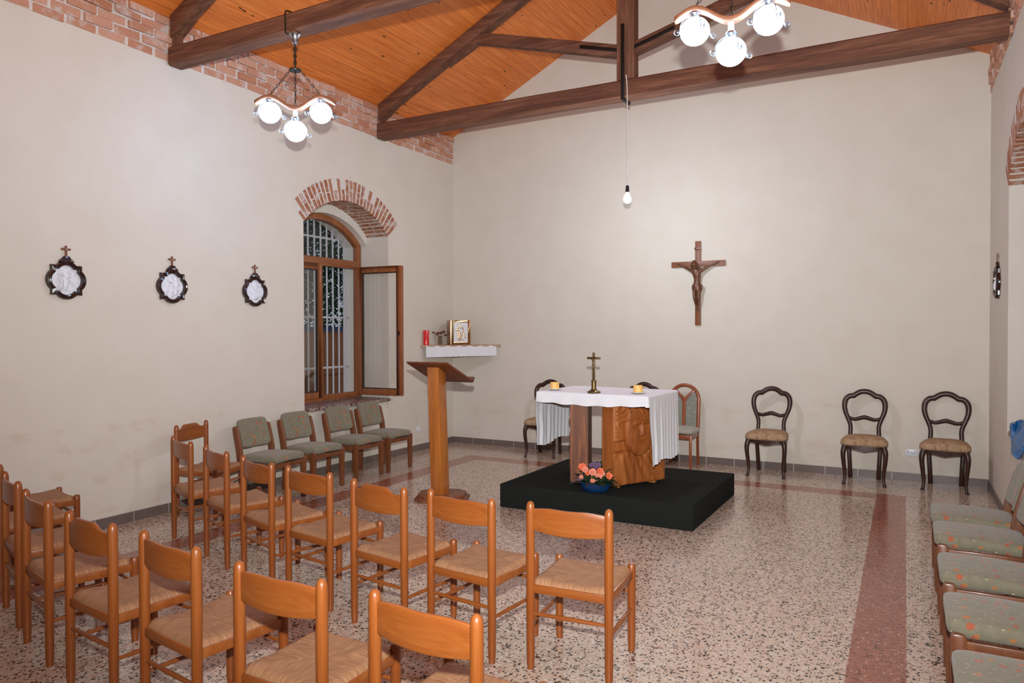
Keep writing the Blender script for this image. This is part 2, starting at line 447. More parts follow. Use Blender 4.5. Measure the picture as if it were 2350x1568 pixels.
# gabled end walls
def gable(name, y0, y1):
    b = MB(); poly = [(-WT, 0), (W + WT, 0), (W + WT, EAVE - .1), (W, EAVE + .01), (XR, RIDGE + .02), (0, EAVE + .01), (-WT, EAVE - .1)]
    b.prism(poly, lambda u, v, t: (u, t, v), y0, y1)
    return struct(b.build(name, MP, smooth=False))
gable('wall_back', .0, .3); gable('wall_front', YF - .3, YF)

# long walls with arched openings
def longwall(name, x0, sg):
    """inner face at x0, thickness away from the room (sg=-1 left, +1 right)"""
    b = MB(); N = 16
    X = lambda d: x0 + sg * d
    def arc(yc, R, C, H):
        a0 = math.asin(H / R)
        return [(yc + R * sin(-a0 + 2 * a0 * i / N), C + R * cos(-a0 + 2 * a0 * i / N)) for i in range(N + 1)]
    edges = [YF]
    for yc in sorted(WINS): edges += [yc - AH, yc + AH]
    edges.append(0)
    ztop = EAVE - .02
    for k in range(0, len(edges), 2):
        for d in (0, WT):
            b.add([(X(d), edges[k], 0), (X(d), edges[k + 1], 0), (X(d), edges[k + 1], ztop), (X(d), edges[k], ztop)], [(0, 1, 2, 3)])
    for yc in WINS:
        A = arc(yc, AR, AC, AH)
        B = arc(yc, PR, PC, PH)
        for d in (0, WT):
            b.add([(X(d), yc - AH, 0), (X(d), yc + AH, 0), (X(d), yc + AH, SILLZ - .03), (X(d), yc - AH, SILLZ - .03)], [(0, 1, 2, 3)])
            P = A if d == 0 else B
            if d: P = [(yc - AH, P[0][1])] + P[1:-1] + [(yc + AH, P[-1][1])]
            for i in range(N):
                b.add([(X(d), *P[i]), (X(d), *P[i + 1]), (X(d), P[i + 1][0], ztop), (X(d), P[i][0], ztop)], [(0, 1, 2, 3)])
        # reveals: jambs and sill bed through the wall
        for y in (yc - AH, yc + AH):
            b.add([(X(0), y, SILLZ - .03), (X(WT), y, SILLZ - .03), (X(WT), y, A[0][1]), (X(0), y, A[0][1])], [(0, 1, 2, 3)])
        b.add([(X(0), yc - AH, SILLZ - .03), (X(0), yc + AH, SILLZ - .03), (X(WT), yc + AH, SILLZ - .03), (X(WT), yc - AH, SILLZ - .03)], [(0, 1, 2, 3)])
        # brick depth .25 then lower plaster soffit
        for i in range(N):
            b.add([(X(0), *A[i]), (X(0), *A[i + 1]), (X(.34), *A[i + 1]), (X(.34), *A[i])], [(0, 1, 2, 3)])
            b.add([(X(.34), *A[i]), (X(.34), *A[i + 1]), (X(.34), *B[i + 1]), (X(.34), *B[i])], [(0, 1, 2, 3)])
            b.add([(X(.34), *B[i]), (X(.34), *B[i + 1]), (X(WT), *B[i + 1]), (X(WT), *B[i])], [(0, 1, 2, 3)])
    # ends and top
    b.add([(X(0), YF, ztop), (X(0), 0, ztop), (X(WT), 0, ztop), (X(WT), YF, ztop)], [(0, 1, 2, 3)])
    return struct(b.build(name, MP, smooth=False, recalc=False))
longwall('wall_left', 0, -1); longwall('wall_right', W, 1)

# baseboards: glazed tiles with pale joints
def baseboard(name, a, b, nrm):
    a, b = V(a), V(b); d = (b - a); L = d.length; d.normalize(); n = V(nrm); mb = MB(); x = 0
    while x < L - .01:
        w = min(.325, L - x); c = a + d * (x + w / 2) + n * .006 + V((0, 0, .041))
        s = (w - .005, .012, .082) if abs(d.x) > .5 else (.012, w - .005, .082)
        mb.box(c, s); x += .33
    g = a + d * L / 2 + n * .003 + V((0, 0, .040)); mb.box(g, (L, .006, .080) if abs(d.x) > .5 else (.006, L, .080), mi=1)
    return struct(mb.build(name, [MBASE, MGROUT], smooth=False))
baseboard('baseboard_back', (0.012, 0, 0), (W - .012, 0, 0), (0, -1, 0))
baseboard('baseboard_left', (0, YF, 0), (0, 0, 0), (1, 0, 0))
baseboard('baseboard_right', (W, YF, 0), (W, 0, 0), (-1, 0, 0))

# brick friezes under the eaves
def frieze(name, x0, sg, seed):
    r = random.Random(seed); mb = MB()
    z = ZF
    for row in range(5):
        h = .068; y = YF + (row % 2) * .13
        while y < -.02:
            L = min(.24, -.0 - y); hh = h + r.uniform(-.012, .006)
            px = .014 + r.uniform(-.010, .016) + row * .002
            Mx = Matrix.Translation((x0 + sg * (px - .06), y + L / 2, z + h / 2 + r.uniform(-.004, .004))) @ Matrix.Rotation(r.uniform(-.045, .045), 4, 'X') @ Matrix.Rotation(r.uniform(-.06, .06), 4, 'Z')
            mb.box((0, 0, 0), (.12, max(.03, L - .010 - r.uniform(0, .012)), hh), Mx)
            y += .25
        z += .0775
    mb.box((x0 - sg * .038, YF / 2, ZF + .195), (.08, -YF, .386), mi=1)
    return struct(mb.build(name, [MBRICK, MMORT], bevel=.004, seg=1))
frieze('trim_1', 0, 1, 3); frieze('trim_2', W, -1, 4)

# brick arches over the openings
def brickarch(name, x0, sg, yc, seed):
    r = random.Random(seed); mb = MB(); a0 = math.asin(AH / AR); n = 28
    def pt(a, R, d): return (x0 + sg * d, yc + R * sin(a), AC + R * cos(a))
    def wedge(a1, a2, R1, R2, d1, d2, mi):
        vs = [pt(a, R, d) for d in (d1, d2) for a in (a1, a2) for R in (R1, R2)]
        mb.add(vs, [(0, 1, 3, 2), (4, 6, 7, 5), (0, 4, 5, 1), (2, 3, 7, 6), (0, 2, 6, 4), (1, 5, 7, 3)], mi)
    st = 2 * a0 / n; gap = .0085
    for i in range(n):
        a1 = -a0 + i * st + gap + r.uniform(0, .004); a2 = -a0 + (i + 1) * st - gap - r.uniform(0, .004)
        f = r.uniform(-.010, -.004)
        if i % 2: wedge(a1, a2, AR - r.uniform(.002, .008), AR + .245, f, .335, 0)
        else:
            k = .115 + r.uniform(-.02, .02)
            wedge(a1, a2, AR - r.uniform(.002, .008), AR + k, f, .16, 0)
            wedge(a1, a2, AR - r.uniform(.002, .008), AR + k, .175, .335, 0)
            wedge(a1, a2, AR + k + .012, AR + .245, f + .002, .335, 0)
    # mortar bed behind the bricks
    for i in range(n):
        wedge(-a0 + i * st, -a0 + (i + 1) * st, AR + .0015, AR + .255, -.0035, .33, 1)
    return struct(mb.build(name, [MARCHB, MMORT], smooth=False))
brickarch('trim_3', 0, -1, WINS[0], 11); brickarch('trim_4', W, 1, WINS[0], 12); brickarch('trim_5', 0, -1, WINS[1], 13)

# window sills
def sill(name, x0, sg, yc, out=.04):
    return struct(MB().box((x0 + sg * (.43 - out) / 2, yc, SILLZ - .0125), (.43 + out, 2 * AH - .01, .035)).build(name, MSILL, bevel=.004))
sill('trim_6', 0, -1, WINS[0]); sill('trim_7', W, 1, WINS[0], -.004); sill('trim_8', 0, -1, WINS[1])

# ------------------------------------------------------------------ windows
FD = .43; FW = .07; ZT = 2.40   # frame depth in the wall, member width, transom underside
def window(name, x0, sg, yc, opened):
    root = bpy.data.objects.new(name, None); COL.objects.link(root); root['kind'] = 'structure'
    X = lambda d: x0 + sg * d
    d0, d1 = FD, FD + .075
    N = 20; H = PH; zb = SILLZ + .008
    a0 = math.asin(H / PR)
    out = [(yc - H + .001, zb)] + [(yc + (PR - .002) * sin(-a0 + 2 * a0 * i / N), PC + (PR - .002) * cos(-a0 + 2 * a0 * i / N)) for i in range(N + 1)] + [(yc + H - .001, zb)]
    h2 = H - FW; a1 = math.asin(h2 / (PR - FW))
    inn = [(yc - h2, zb + FW)] + [(yc + (PR - FW) * sin(-a1 + 2 * a1 * i / N), PC + (PR - FW) * cos(-a1 + 2 * a1 * i / N)) for i in range(N + 1)] + [(yc + h2, zb + FW)]
    mb = MB(); n = len(out)
    vs = [(X(d), *p) for d in (d0, d1) for P in (out, inn) for p in P]
    fs = []
    for i in range(n):
        j = (i + 1) % n
        fs += [(i, j, n + j, n + i), (2 * n + i, 3 * n + i, 3 * n + j, 2 * n + j), (n + i, n + j, 3 * n + j, 3 * n + i), (i, 2 * n + i, 2 * n + j, j)]
    mb.add(vs, fs); mb.build('frame', MWIN, root, bevel=.004)
    MB().box((X(FD + .037), yc, ZT + .05), (.07, 2 * h2, .10)).build('transom', MWINX, root, bevel=.004)
    MB().box((X(FD + .045), yc, (zb + FW + ZT) / 2), (.045, .05, ZT - zb - FW)).build('mullion', MWIN, root, bevel=.004)
    # fanlight pane
    pz = MB(); P = [p for p in inn if p[1] > ZT + .1]; P = [(yc - h2, ZT + .1)] + P + [(yc + h2, ZT + .1)]
    pz.add([(X(FD + .04), *p) for p in P], [tuple(range(len(P)))]); pz.build('pane', MGLASS, root, smooth=False)
    def sash(nm, y0, y1, hinge, ang):
        e = bpy.data.objects.new(nm, None); COL.objects.link(e); e.parent = root
        e.location = (X(FD), hinge, 0); e.rotation_euler = (0, 0, ang)
        z0, z1 = zb + FW - .03, ZT + .02; w = .075; t = .05
        a, b_ = y0 - hinge, y1 - hinge; cx = sg * .012
        fr = MB()
        for yy in (a + w / 2, b_ - w / 2): fr.box((cx, yy, (z0 + z1) / 2), (t, w, z1 - z0))
        for zz in (z0 + w / 2, z1 - w / 2): fr.box((cx, (a + b_) / 2, zz), (t, b_ - a - 2 * w, w))
        g = MB()
        for yy in (a + w + .005, b_ - w - .005): g.box((cx, yy, (z0 + z1) / 2), (t * .55, .010, z1 - z0 - 2 * w))
        for zz in (z0 + w + .005, z1 - w - .005): g.box((cx, (a + b_) / 2, zz), (t * .55, b_ - a - 2 * w, .010))
        return e, fr, g, (cx, (a + b_) / 2, (z0 + z1) / 2), (b_ - a - 2 * w, z1 - z0 - 2 * w)
    def fin(nm, y0, y1, hinge, ang, handle):
        e, fr, g, c, s = sash(nm, y0, y1, hinge, ang)
        # the sash itself is the stile-and-rail frame mesh
        o = fr.build(nm, MWIN, root, bevel=.004); o.location = e.location; o.rotation_euler = e.rotation_euler
        bpy.data.objects.remove(e)
        g.build('gasket', MGASK, o, smooth=False)
        MB().box(c, (.006, s[0] - .018, s[1] - .018)).build('pane', MGLASSD if not handle else MGLASS, o, smooth=False)
        if handle:
            hb = MB(); yy = (y0 if abs(y0 - hinge) > abs(y1 - hinge) else y1) - hinge
            yy += .038 if yy < 0 else -.038
            hb.box((-sg * .022 + c[0], yy, 1.58), (.012, .022, .06)); hb.tube([(-sg * .03 + c[0], yy, 1.58), (-sg * .05 + c[0], yy, 1.58), (-sg * .052 + c[0], yy, 1.50)], .007, 8)
            hb.box((sg * .028 + c[0], yy, 1.58), (.010, .02, .05))
            hb.build('handle', MIRON, o)
            hg = MB()
            for zz in (1.0, 2.2): hg.tube([(-sg * .018 + c[0], .004, zz - .04), (-sg * .018 + c[0], .004, zz + .04)], .011, 8)
            hg.build('hinge', MIRON, o)
        return o
    fin('sash', yc - h2 - .01, yc + .005, yc - h2, 0, False)
    if opened: fin('sash', yc - .022, yc + h2 + .01, yc + h2 + .012, opened, True)
    else: fin('sash', yc + .008, yc + h2 + .01, yc + h2, 0, False)
    return root
window('window_1', 0, -1, WINS[0], radians(93))
window('window_2', W, 1, WINS[0], 0)
window('window_3', 0, -1, WINS[1], 0)
def grille(x, yc, label):
    t = thing('window_grille', label, 'window bars')
    y = yc - .66
    while y < yc + .70:
        b = MB(); dz = sqrt(max(.01, (PR - .02) ** 2 - (y - yc) ** 2)); b.tube([(x, y, SILLZ - .02), (x, y, PC + dz)], .011, 8); y += .108
        b.build('upright_bar', MWHITEBAR, t)
    for z in (1.15, 1.78, 2.77):
        h = MB(); h.box((x, yc, z), (.012, 2 * min(AH, sqrt(PR ** 2 - max(0, z - PC) ** 2)) - .012, .024))
        h.build('cross_bar', MWHITEBAR, t)
    s = MB(); s.tube([(x - .01, yc + .50 + .09 * cos(a), 2.78 + .11 * sin(a)) for a in [pi * i / 14 for i in range(15)]], .009, 8)
    s.build('scroll_arch', MWHITEBAR, t)
    return t
grille(-.64, WINS[0], 'white painted iron security bars outside the open arched window')

# outside
struct(MB().box((-9, -2, -.06), (16.4, 40, .1)).build('ground', MGROUND, smooth=False))
gw = thing('garden_wall', 'terracotta coloured garden wall seen outside through the window bars', 'wall', (-4.2, 3, 0))
MB().box((0, 0, .80), (.2, 14, 1.60)).build('masonry', MORANGE, gw, smooth=False)
cp = MB(); cp.prism([(-.2, 1.60), (.2, 1.60), (.16, 1.67), (-.16, 1.70)], lambda u, v, t: (u, t, v), -7, 7); cp.build('coping', MSLATE, gw, smooth=False)
def tree(x, y, h, r, label, seed):
    rr = random.Random(seed); t = thing('garden_tree', label, 'tree', (x, y, 0), 0, 'trees outside the window')
    tk = MB(); tk.tube([(0, 0, -.02), (.05, .02, h * .3), (-.04, 0, h * .6), (0, .03, h * .95)], [.16, .13, .09, .03], 10)
    for k in range(5):
        a = rr.uniform(0, 6.28); z = h * rr.uniform(.35, .7); tk.tube([(0, 0, z), (.5 * r * cos(a), .5 * r * sin(a), z + .4)], [.05, .02], 6)
    tk.build('trunk', MTRUNK, t)
    f = MB()
    for k in range(8000):
        while True:
            p = V((rr.uniform(-1, 1), rr.uniform(-1, 1), rr.uniform(-1, 1)))
            if p.length < 1: break
        q = V((p.x * r, p.y * r, h * .62 + p.z * h * .42)); s = rr.uniform(.035, .085)
        a = V((rr.uniform(-1, 1), rr.uniform(-1, 1), rr.uniform(-1, 1))).normalized() * s
        b = a.cross(V((rr.uniform(-1, 1), rr.uniform(-1, 1), rr.uniform(-1, 1)))).normalized() * s * .5
        f.add([q - a, q + b, q + a, q - b], [(0, 1, 2, 3)])
    o = f.build('foliage', MLEAF2, t, smooth=False, recalc=False)
    return t
tree(-6.6, 3.1, 5.2, 1.35, 'leafy tree outside, behind the garden wall in the open half of the window', 1)
tree(-7.0, 6.3, 5.8, 1.7, 'tall tree outside, farther along the garden wall beyond the bars', 2)
tree(-6.4, .2, 4.8, 1.35, 'bushy tree outside, behind the closed half of the window', 5)

# ------------------------------------------------------------------ roof trusses
def truss(y, wy, z0, z1, label, strap, rafter_block):
    t = thing('roof_truss', label, 'roof truss', (0, y, 0), 0, 'timber roof trusses')
    e = .028
    tb = MB(); N = 26
    r = random.Random(int(abs(y) * 100))
    def beamfn(x, k):
        w = wy / 2 * (1 + .04 * noise.noise(V((x * 1.3, k, y)))); return w
    vs, fs = [], []
    for i in range(N + 1):
        x = e + (W - 2 * e) * i / N
        j1, j2 = .008 * noise.noise(V((x, 1, y))), .008 * noise.noise(V((x, 5, y)))
        w = beamfn(x, 3); c = .018
        sec = [(-w + c, z0 + j1), (w - c, z0 + j1), (w, z0 + c + j1), (w, z1 - c + j2), (w - c, z1 + j2), (-w + c, z1 + j2), (-w, z1 - c + j2), (-w, z0 + c + j1)]
        vs += [(x, a, b) for a, b in sec]
    for i in range(N):
        for k in range(8): fs.append((i * 8 + k, i * 8 + (k + 1) % 8, (i + 1) * 8 + (k + 1) % 8, (i + 1) * 8 + k))
    fs += [tuple(range(7, -1, -1)), tuple(N * 8 + k for k in range(8))]
    tb.add(vs, fs); tb.build('tie_beam', MBEAM, t, ang=30)
    kp = MB(); kp.box((3.225, 0, (z1 + RIDGE - .10) / 2), (.19, wy * .85, RIDGE - .10 - z1)); kp.build('king_post', MBEAMV, t, bevel=.012)
    for s in (-1, 1):
        def mx(x): return x if s < 0 else W - x
        rf = MB(); th = .15; zc = lambda x: EAVE + .5 * x - .004
        poly = [(mx(.03), zc(.03)), (mx(3.15), zc(3.15)), (mx(3.15), zc(3.15) - th), (mx(.03 + .24), zc(.27) - th - .005), (mx(.03), zc(.03) - th - .045)]
        rf.prism(poly, lambda u, v, tt: (u, tt, v), -wy * .40, wy * .40)
        o = rf.build('rafter', MBEAM, t, bevel=.008)
        if rafter_block:
            b = MB(); x0, x1 = 1.02, 1.50
            poly = [(mx(x0), zc(x0) - th), (mx(x1), zc(x1) - th), (mx(x1), zc(x1) - th - .06), (mx(x1 - .06), zc(x1) - th - .09), (mx(x0), zc(x0) - th - .035)]
            b.prism(poly, lambda u, v, tt: (u, tt, v), -wy * .33, wy * .33); b.build('rafter_block', MBEAM, t, bevel=.006)
        st = MB(); st.bar((mx(1.40), 0, 4.955), (mx(3.14 if s < 0 else W - 3.31), 0, 4.475), wy * .62, .125)
        st.build('strut', MBEAM, t, bevel=.010)
    if strap:
        sb = MB(); yy = -wy / 2 - .012
        sb.box((3.205, yy, (3.955 + 4.72) / 2), (.036, .010, .765)); sb.box((3.205, -.01, z0 - .016), (.036, wy + .02, .010)); sb.box((3.205, wy / 2 + .010, 4.1), (.036, .010, .3))
        sb.bar((3.16, -wy * .33 - .006, 4.47), (2.72, -wy * .33 - .006, 4.592), .01, .035); sb.bar((3.29, -wy * .33 - .006, 4.47), (3.73, -wy * .33 - .006, 4.592), .01, .035)
        sb.build('iron_strap', MIRON, t, bevel=.002)
    br = MB()
    for x in (.028, ): br.box((x + .03, 0, z1 + .09), (.05, wy * .55, .18))
    br.build('wall_plate_block', MBEAMV, t, bevel=.006)
    return t
truss(-1.645, .165, 3.975, 4.165, 'dark timber truss with king post and iron strap near the end wall', True, True)
truss(-4.51, .15, 3.95, 4.115, 'dark timber truss overhead that carries the two chandeliers', False, True)

# ------------------------------------------------------------------ chandeliers
def chandelier(label, loc, rz):
    t = thing('chandelier', label, 'chandelier', loc, rz, 'three-globe chandeliers')
    c = MB(); c.lathe([(.012, 0), (.046, -.004), (.048, -.012), (.034, -.03), (.028, -.055), (.026, -.075), (.012, -.09)], 24); c.build('canopy', MCHROME, t)
    r = MB(); r.tube([(0, 0, -.085), (0, 0, -.285)], .007, 8)
    for k in range(7): r.tube([(.012 * cos(a), 0, -.10 - k * .026 + .017 * sin(a)) for a in [2 * pi * i / 10 for i in range(10)]] if k % 2 else [(0, .012 * cos(a), -.10 - k * .026 + .017 * sin(a)) for a in [2 * pi * i / 10 for i in range(10)]], .0028, 6, True)
    r.build('stem', MDMETAL, t)
    g = MB(); g.tube([(.040 * cos(a), .040 * sin(a), -.290) for a in [2 * pi * i / 20 for i in range(20)]], .009, 8, True); g.lathe([(.030, -.297), (.034, -.290), (.030, -.281)], 20); g.build('ring', MDMETAL, t)
    def zt(x):
        x = abs(x)
        if x < .20: return -.578 + .090 * (.5 - .5 * cos(pi * x / .20))
        return -.488 - .055 * (.5 - .5 * cos(pi * (x - .20) / .16))
    xs = [-.315 + .63 * i / 40 for i in range(41)]
    b = MB(); vs, fs = [], []
    for x in xs:
        wy = .034 if abs(x) < .29 else .034 * (1 - ((abs(x) - .29) / .03) ** 2 * .4)
        for a, d in ((-1, -.030), (1, -.030), (1, 0), (-1, 0)): vs.append((x, a * wy, zt(x) + d))
    for i in range(40):
        for k in range(4): fs.append((i * 4 + k, i * 4 + (k + 1) % 4, i * 4 + 4 + (k + 1) % 4, i * 4 + 4 + k))
    fs += [(3, 2, 1, 0), (160, 161, 162, 163)]
    b.add(vs, fs); b.build('wavy_arm', MBAR, t, bevel=.006, ang=50)
    for x, top in ((-.20, -.486), (.20, -.486), (0, -.576)):
        ch = MB(); a, e = V((.038 * (x > 0) - .038 * (x < 0), 0, -.290)), V((x, 0, top)); n = int((e - a).length / .026); d = (e - a).normalized(); s = d.cross(V((0, 1, 0))).normalized() if x else V((1, 0, 0))
        for k in range(n):
            p = a + (e - a) * (k + .5) / n; q = s if k % 2 else V((0, 1, 0))
            ch.tube([p + d * .0165 * sin(w) + q * .0075 * cos(w) for w in [2 * pi * i / 10 for i in range(10)]], .0024, 5, True)
        ch.build('chain', MDMETAL, t)
    for x in (-.20, 0, .20):
        zc = zt(x) - .030
        if x == 0:
            nk = MB(); nk.lathe([(.016, zc + .004), (.017, zc - .03), (.018, zc - .058)], 16, (0, 0, 0)); nk.build('neck', MPORC, t); zc -= .055
        cap = MB(); cap.lathe([(.030, zc + .002), (.034, zc - .010), (.026, zc - .022), (.026, zc - .032)], 20, (x, 0, 0)); cp = cap.build('lamp_holder', MCHROME, t)
        gl = MB(); zz = zc - .032 - .075; R = .083
        gl.lathe([(R * cos(a) , zz + R * .95 * sin(a)) for a in [-pi / 2 + .02 + (pi - .38) * i / 18 for i in range(19)]], 28, (x, 0, 0)); gl.build('glass_globe', MGLOBE, t)
        for k in range(4):
            a = 2 * pi * k / 4 + .5; u = V((cos(a), sin(a), 0)); wv = V((-sin(a), cos(a), 0)); pts = []
            for i in range(9): w = 1.25 - i * .16; pts.append(V((x, 0, zz)) + u * cos(w) * (R + .008) + V((0, 0, 1)) * sin(w) * (R + .006))
            p = pts[-1]
            for i in range(1, 15):
                w = i * .55; rad = .020 * (1 - i / 19); pts.append(p + u * (.022 + rad * -cos(w)) + V((0, 0, -1)) * (rad * sin(w) + .012) + wv * .004 * i / 4)
            sc = MB(); sc.tube(smoothpath(pts, 2), .0030, 6); sc.build('metal_scroll', MSCROLL, t)
    return t
chA = chandelier('three-globe chandelier on a wavy wooden arm, close to the window wall', (1.514, -4.55, 3.948), radians(30))
chB = dup(chA, (4.865, -4.55, 3.948), radians(7), 'chandelier with three lit globes hanging in front of the tie beam above the wall crucifix')
hk = MB(); hk.tube(smoothpath([(-.05, .10, .174), (-.05, .0, .178), (-.052, -.047, .160), (-.054, -.047, .08), (-.050, -.047, .0), (-.02, -.03, -.014)], 5), .0065, 8)
hkm = hk.build('supply_cable', MDMETAL, None)
hkm.parent = chA; hkm.rotation_euler = (0, 0, -radians(30))
hk2 = hkm.copy(); COL.objects.link(hk2); hk2.parent = chB; hk2.rotation_euler = (0, 0, -radians(7))

# pendant bulb from the king post strap
t = thing('pendant_bulb', 'single bare lit bulb hanging on a long white cord from the truss', 'pendant lamp', (3.262, -1.755, 0))
MB().tube(smoothpath([(-.012, -.002, 4.19), (-.004, -.004, 4.1), (0, -.004, 3.95), (0, 0, 3.5), (0, 0, 3.05)], 5), .0052, 8).build('cord', simple('white_cord', (.7, .68, .66), .6), t)
MB().lathe([(.008, 3.075), (.016, 3.068), (.018, 3.03), (.021, 3.005), (.018, 3.0)], 16).build('socket', MIRON, t)
MB().lathe([(.013, 3.002), (.018, 2.985), (.032, 2.962), (.038, 2.938), (.033, 2.912), (.018, 2.898), (.002, 2.894)], 20).build('bulb', MBULB, t)

# ------------------------------------------------------------------ rush-seat ladder-back chairs
def rush_chair(name, label, group, tall=False, stool=False):
    t = thing(name, label, 'chair', (0, 0, 0), 0, group)
    a, d = .1925, .1925
    for sx in (-1, 1):   # back posts
        b = MB(); b.lathe([(.0165, 0), (.0195, .06), (.0205, .40), (.0200, .428), (.014, .437)] if stool else [(.016, 0), (.019, .05), (.0205, .40), (.0205, .755), (.019, .778), (.014, .790), (.006, .796)], 14, (sx * a, -d, 0)); b.build('leg', MHONEY, t)
    for sx in (-1, 1):
        b = MB(); b.lathe([(.0165, 0), (.0195, .06), (.0205, .40), (.0200, .428), (.014, .437)], 14, (sx * a, d, 0)); b.build('leg', MHONEY, t)
    # curved slat
    def slat(u, v):
        x = -a + .008 + u * (2 * a - .016); k = 1 - (2 * u - 1) ** 2
        edge = .664 - .012 * k + v * (.098 + .022 * min(1, k * 1.25))
        if tall: edge = .652 - .010 * k + v * (.100 + .010 * k + .034 * smst(.14, .30, u) * (1 - smst(.70, .86, u)))
        return V((x, -d - .024 * k, edge))
    b = MB(); nu, nv = 20, 4; vs, fs = [], []
    for sgn in (-1, 1):
        for j in range(nv + 1):
            for i in range(nu + 1): vs.append(slat(i / nu, j / nv) + V((0, sgn * .0075, 0)))
    m_ = (nu + 1) * (nv + 1)
    for s_ in (0, 1):
        for j in range(nv):
            for i in range(nu):
                q = [s_ * m_ + j * (nu + 1) + i, s_ * m_ + j * (nu + 1) + i + 1, s_ * m_ + (j + 1) * (nu + 1) + i + 1, s_ * m_ + (j + 1) * (nu + 1) + i]
                fs.append(tuple(q))
    ring = [i for i in range(nu + 1)] + [(j) * (nu + 1) + nu for j in range(1, nu + 1 if False else nv + 1)] + [nv * (nu + 1) + i for i in range(nu - 1, -1, -1)] + [j * (nu + 1) for j in range(nv - 1, 0, -1)]
    for k in range(len(ring)): p, q = ring[k], ring[(k + 1) % len(ring)]; fs.append((p, q, m_ + q, m_ + p))
    b.add(vs, fs)
    if not stool: b.build('backrest', MHONEYX, t, bevel=.003, ang=50)
    f = MB(); z = .385
    f.bar((-a, d, z), (a, d, z), .020, .040); f.bar((-a, -d, z), (a, -d, z), .020, .040)
    f.bar((-a, -d, z), (-a, d, z), .020, .040); f.bar((a, -d, z), (a, d, z), .020, .040)
    f.build('seat_frame', MHONEYX, t, bevel=.004)
    def seat(u, v):
        x, y = (2 * u - 1), (2 * v - 1); m = max(abs(x), abs(y)); mn = min(abs(x), abs(y))
        edge = 1 - max(0, (m - .86) / .14) ** 2
        z = .402 + .020 * edge + .010 * max(0, 1 - abs(abs(x) - abs(y)) * 2.2) * m * (m < .95) + .0035 * noise.noise(V((u * 9, v * 9, 3)))
        cut = 1
        if abs(x) > .86 and abs(y) > .86: z -= .014
        return V((x * .196, y * .196, z))
    s = MB(); s.grid(seat, 34, 34)
    nn = 34; rim = [i for i in range(nn + 1)] + [j * (nn + 1) + nn for j in range(1, nn + 1)] + [nn * (nn + 1) + i for i in range(nn - 1, -1, -1)] + [j * (nn + 1) for j in range(nn - 1, 0, -1)]
    b0 = len(s.v); s.v += [(s.v[i][0] * .985, s.v[i][1] * .985, .385) for i in rim]
    for k in range(len(rim)): s.f.append((rim[k], rim[(k + 1) % len(rim)], b0 + (k + 1) % len(rim), b0 + k)); s.m.append(0)
    s.f.append(tuple(b0 + k for k in range(len(rim)))); s.m.append(0)
    s.build('seat', MRUSH, t, ang=60)
    for p, q in (((-a, -d, .265), (a, -d, .265)), ((-a, d, .30), (a, d, .30)), ((-a, -d, .215), (-a, d, .215)), ((a, -d, .215), (a, d, .215))):
        st = MB(); p, q = V(p), V(q); st.tube([p, p + (q - p) * .15, p + (q - p) * .5, p + (q - p) * .85, q], [.0065, .009, .0105, .009, .0065], 10); st.build('stretcher', MHONEYX, t)
    return t
G1, G2 = 'rush-seat chairs in the row facing the altar', 'rush-seat chairs in the near row'
RC = [  # x, y of middle between back posts, turn in degrees, label, group
    (1.385 - .44, -5.165, -19, 'rush-seat chair at the wall end of the row facing the altar, beside the sideways chair', G1),
    (1.545, -5.345, -19, 'second rush-seat chair from the wall in the row facing the altar', G1),
    (2.133, -5.513, -16, 'rush-seat chair third from the wall in the row facing the altar', G1),
    (2.662, -5.605, -8, 'middle rush-seat chair of the seven in the row facing the altar', G1),
    (3.277, -5.722, -8, 'rush-seat chair standing directly before the lectern base, third from the open end', G1),
    (3.803, -5.735, -6, 'rush-seat chair second from the open end of the row facing the altar', G1),
    (4.376, -5.702, 4, 'rush-seat chair at the open end of the row nearest the dais, pale patch on seat', G1),
    (.705, -6.340, -14, 'rush-seat chair in the near row beside the backless stool, mostly hidden by chair backs', G2),
    (1.345, -6.550, -17.5, 'rush-seat chair at the left edge of the picture with only its posts and back showing', G2),
    (1.955, -6.740, -14, 'rush-seat chair of the near row with a shadowed back, between left-edge chair and taller-backed neighbour', G2),
    (2.619, -6.872, -6, 'rush-seat chair of the near row fourth from the open end, its back tall and dark', G2),
    (3.216, -6.921, -7.5, 'rush-seat chair of the near row third from the open end', G2),
    (3.880, -6.988, 0, 'large rush-seat chair at the bottom of the picture, second from the open end', G2),
    (4.478, -6.990, -3, 'largest rush-seat chair in the foreground, at the open end of the near row', G2),
]
proto = {}
TALL = ('before the lectern', 'back tall', 'sideways with')
def place_rush(x, y, deg, label, group):
    a = radians(deg); c = (x - sin(a) * .1925, y + cos(a) * .1925, 0)
    tall = any(w in label for w in TALL)
    if tall not in proto:
        o = proto[tall] = rush_chair('ladder_back_chair', label, group, tall); o.location = c; o.rotation_euler = (0, 0, a)
        return o
    return dup(proto[tall], c, a, label, group)
for q in RC: place_rush(*q)
st_ = rush_chair('rush_seat_stool', 'backless rush-seat stool close to the side wall at the far left, behind the near row', None, stool=True)
st_['category'] = 'stool'; st_.location = (.305, -5.86, 0); st_.rotation_euler = (0, 0, radians(-13))
place_rush(.175, -4.49, -76, 'rush-seat chair turned sideways with its back to the side wall, beside the padded chairs', G1)

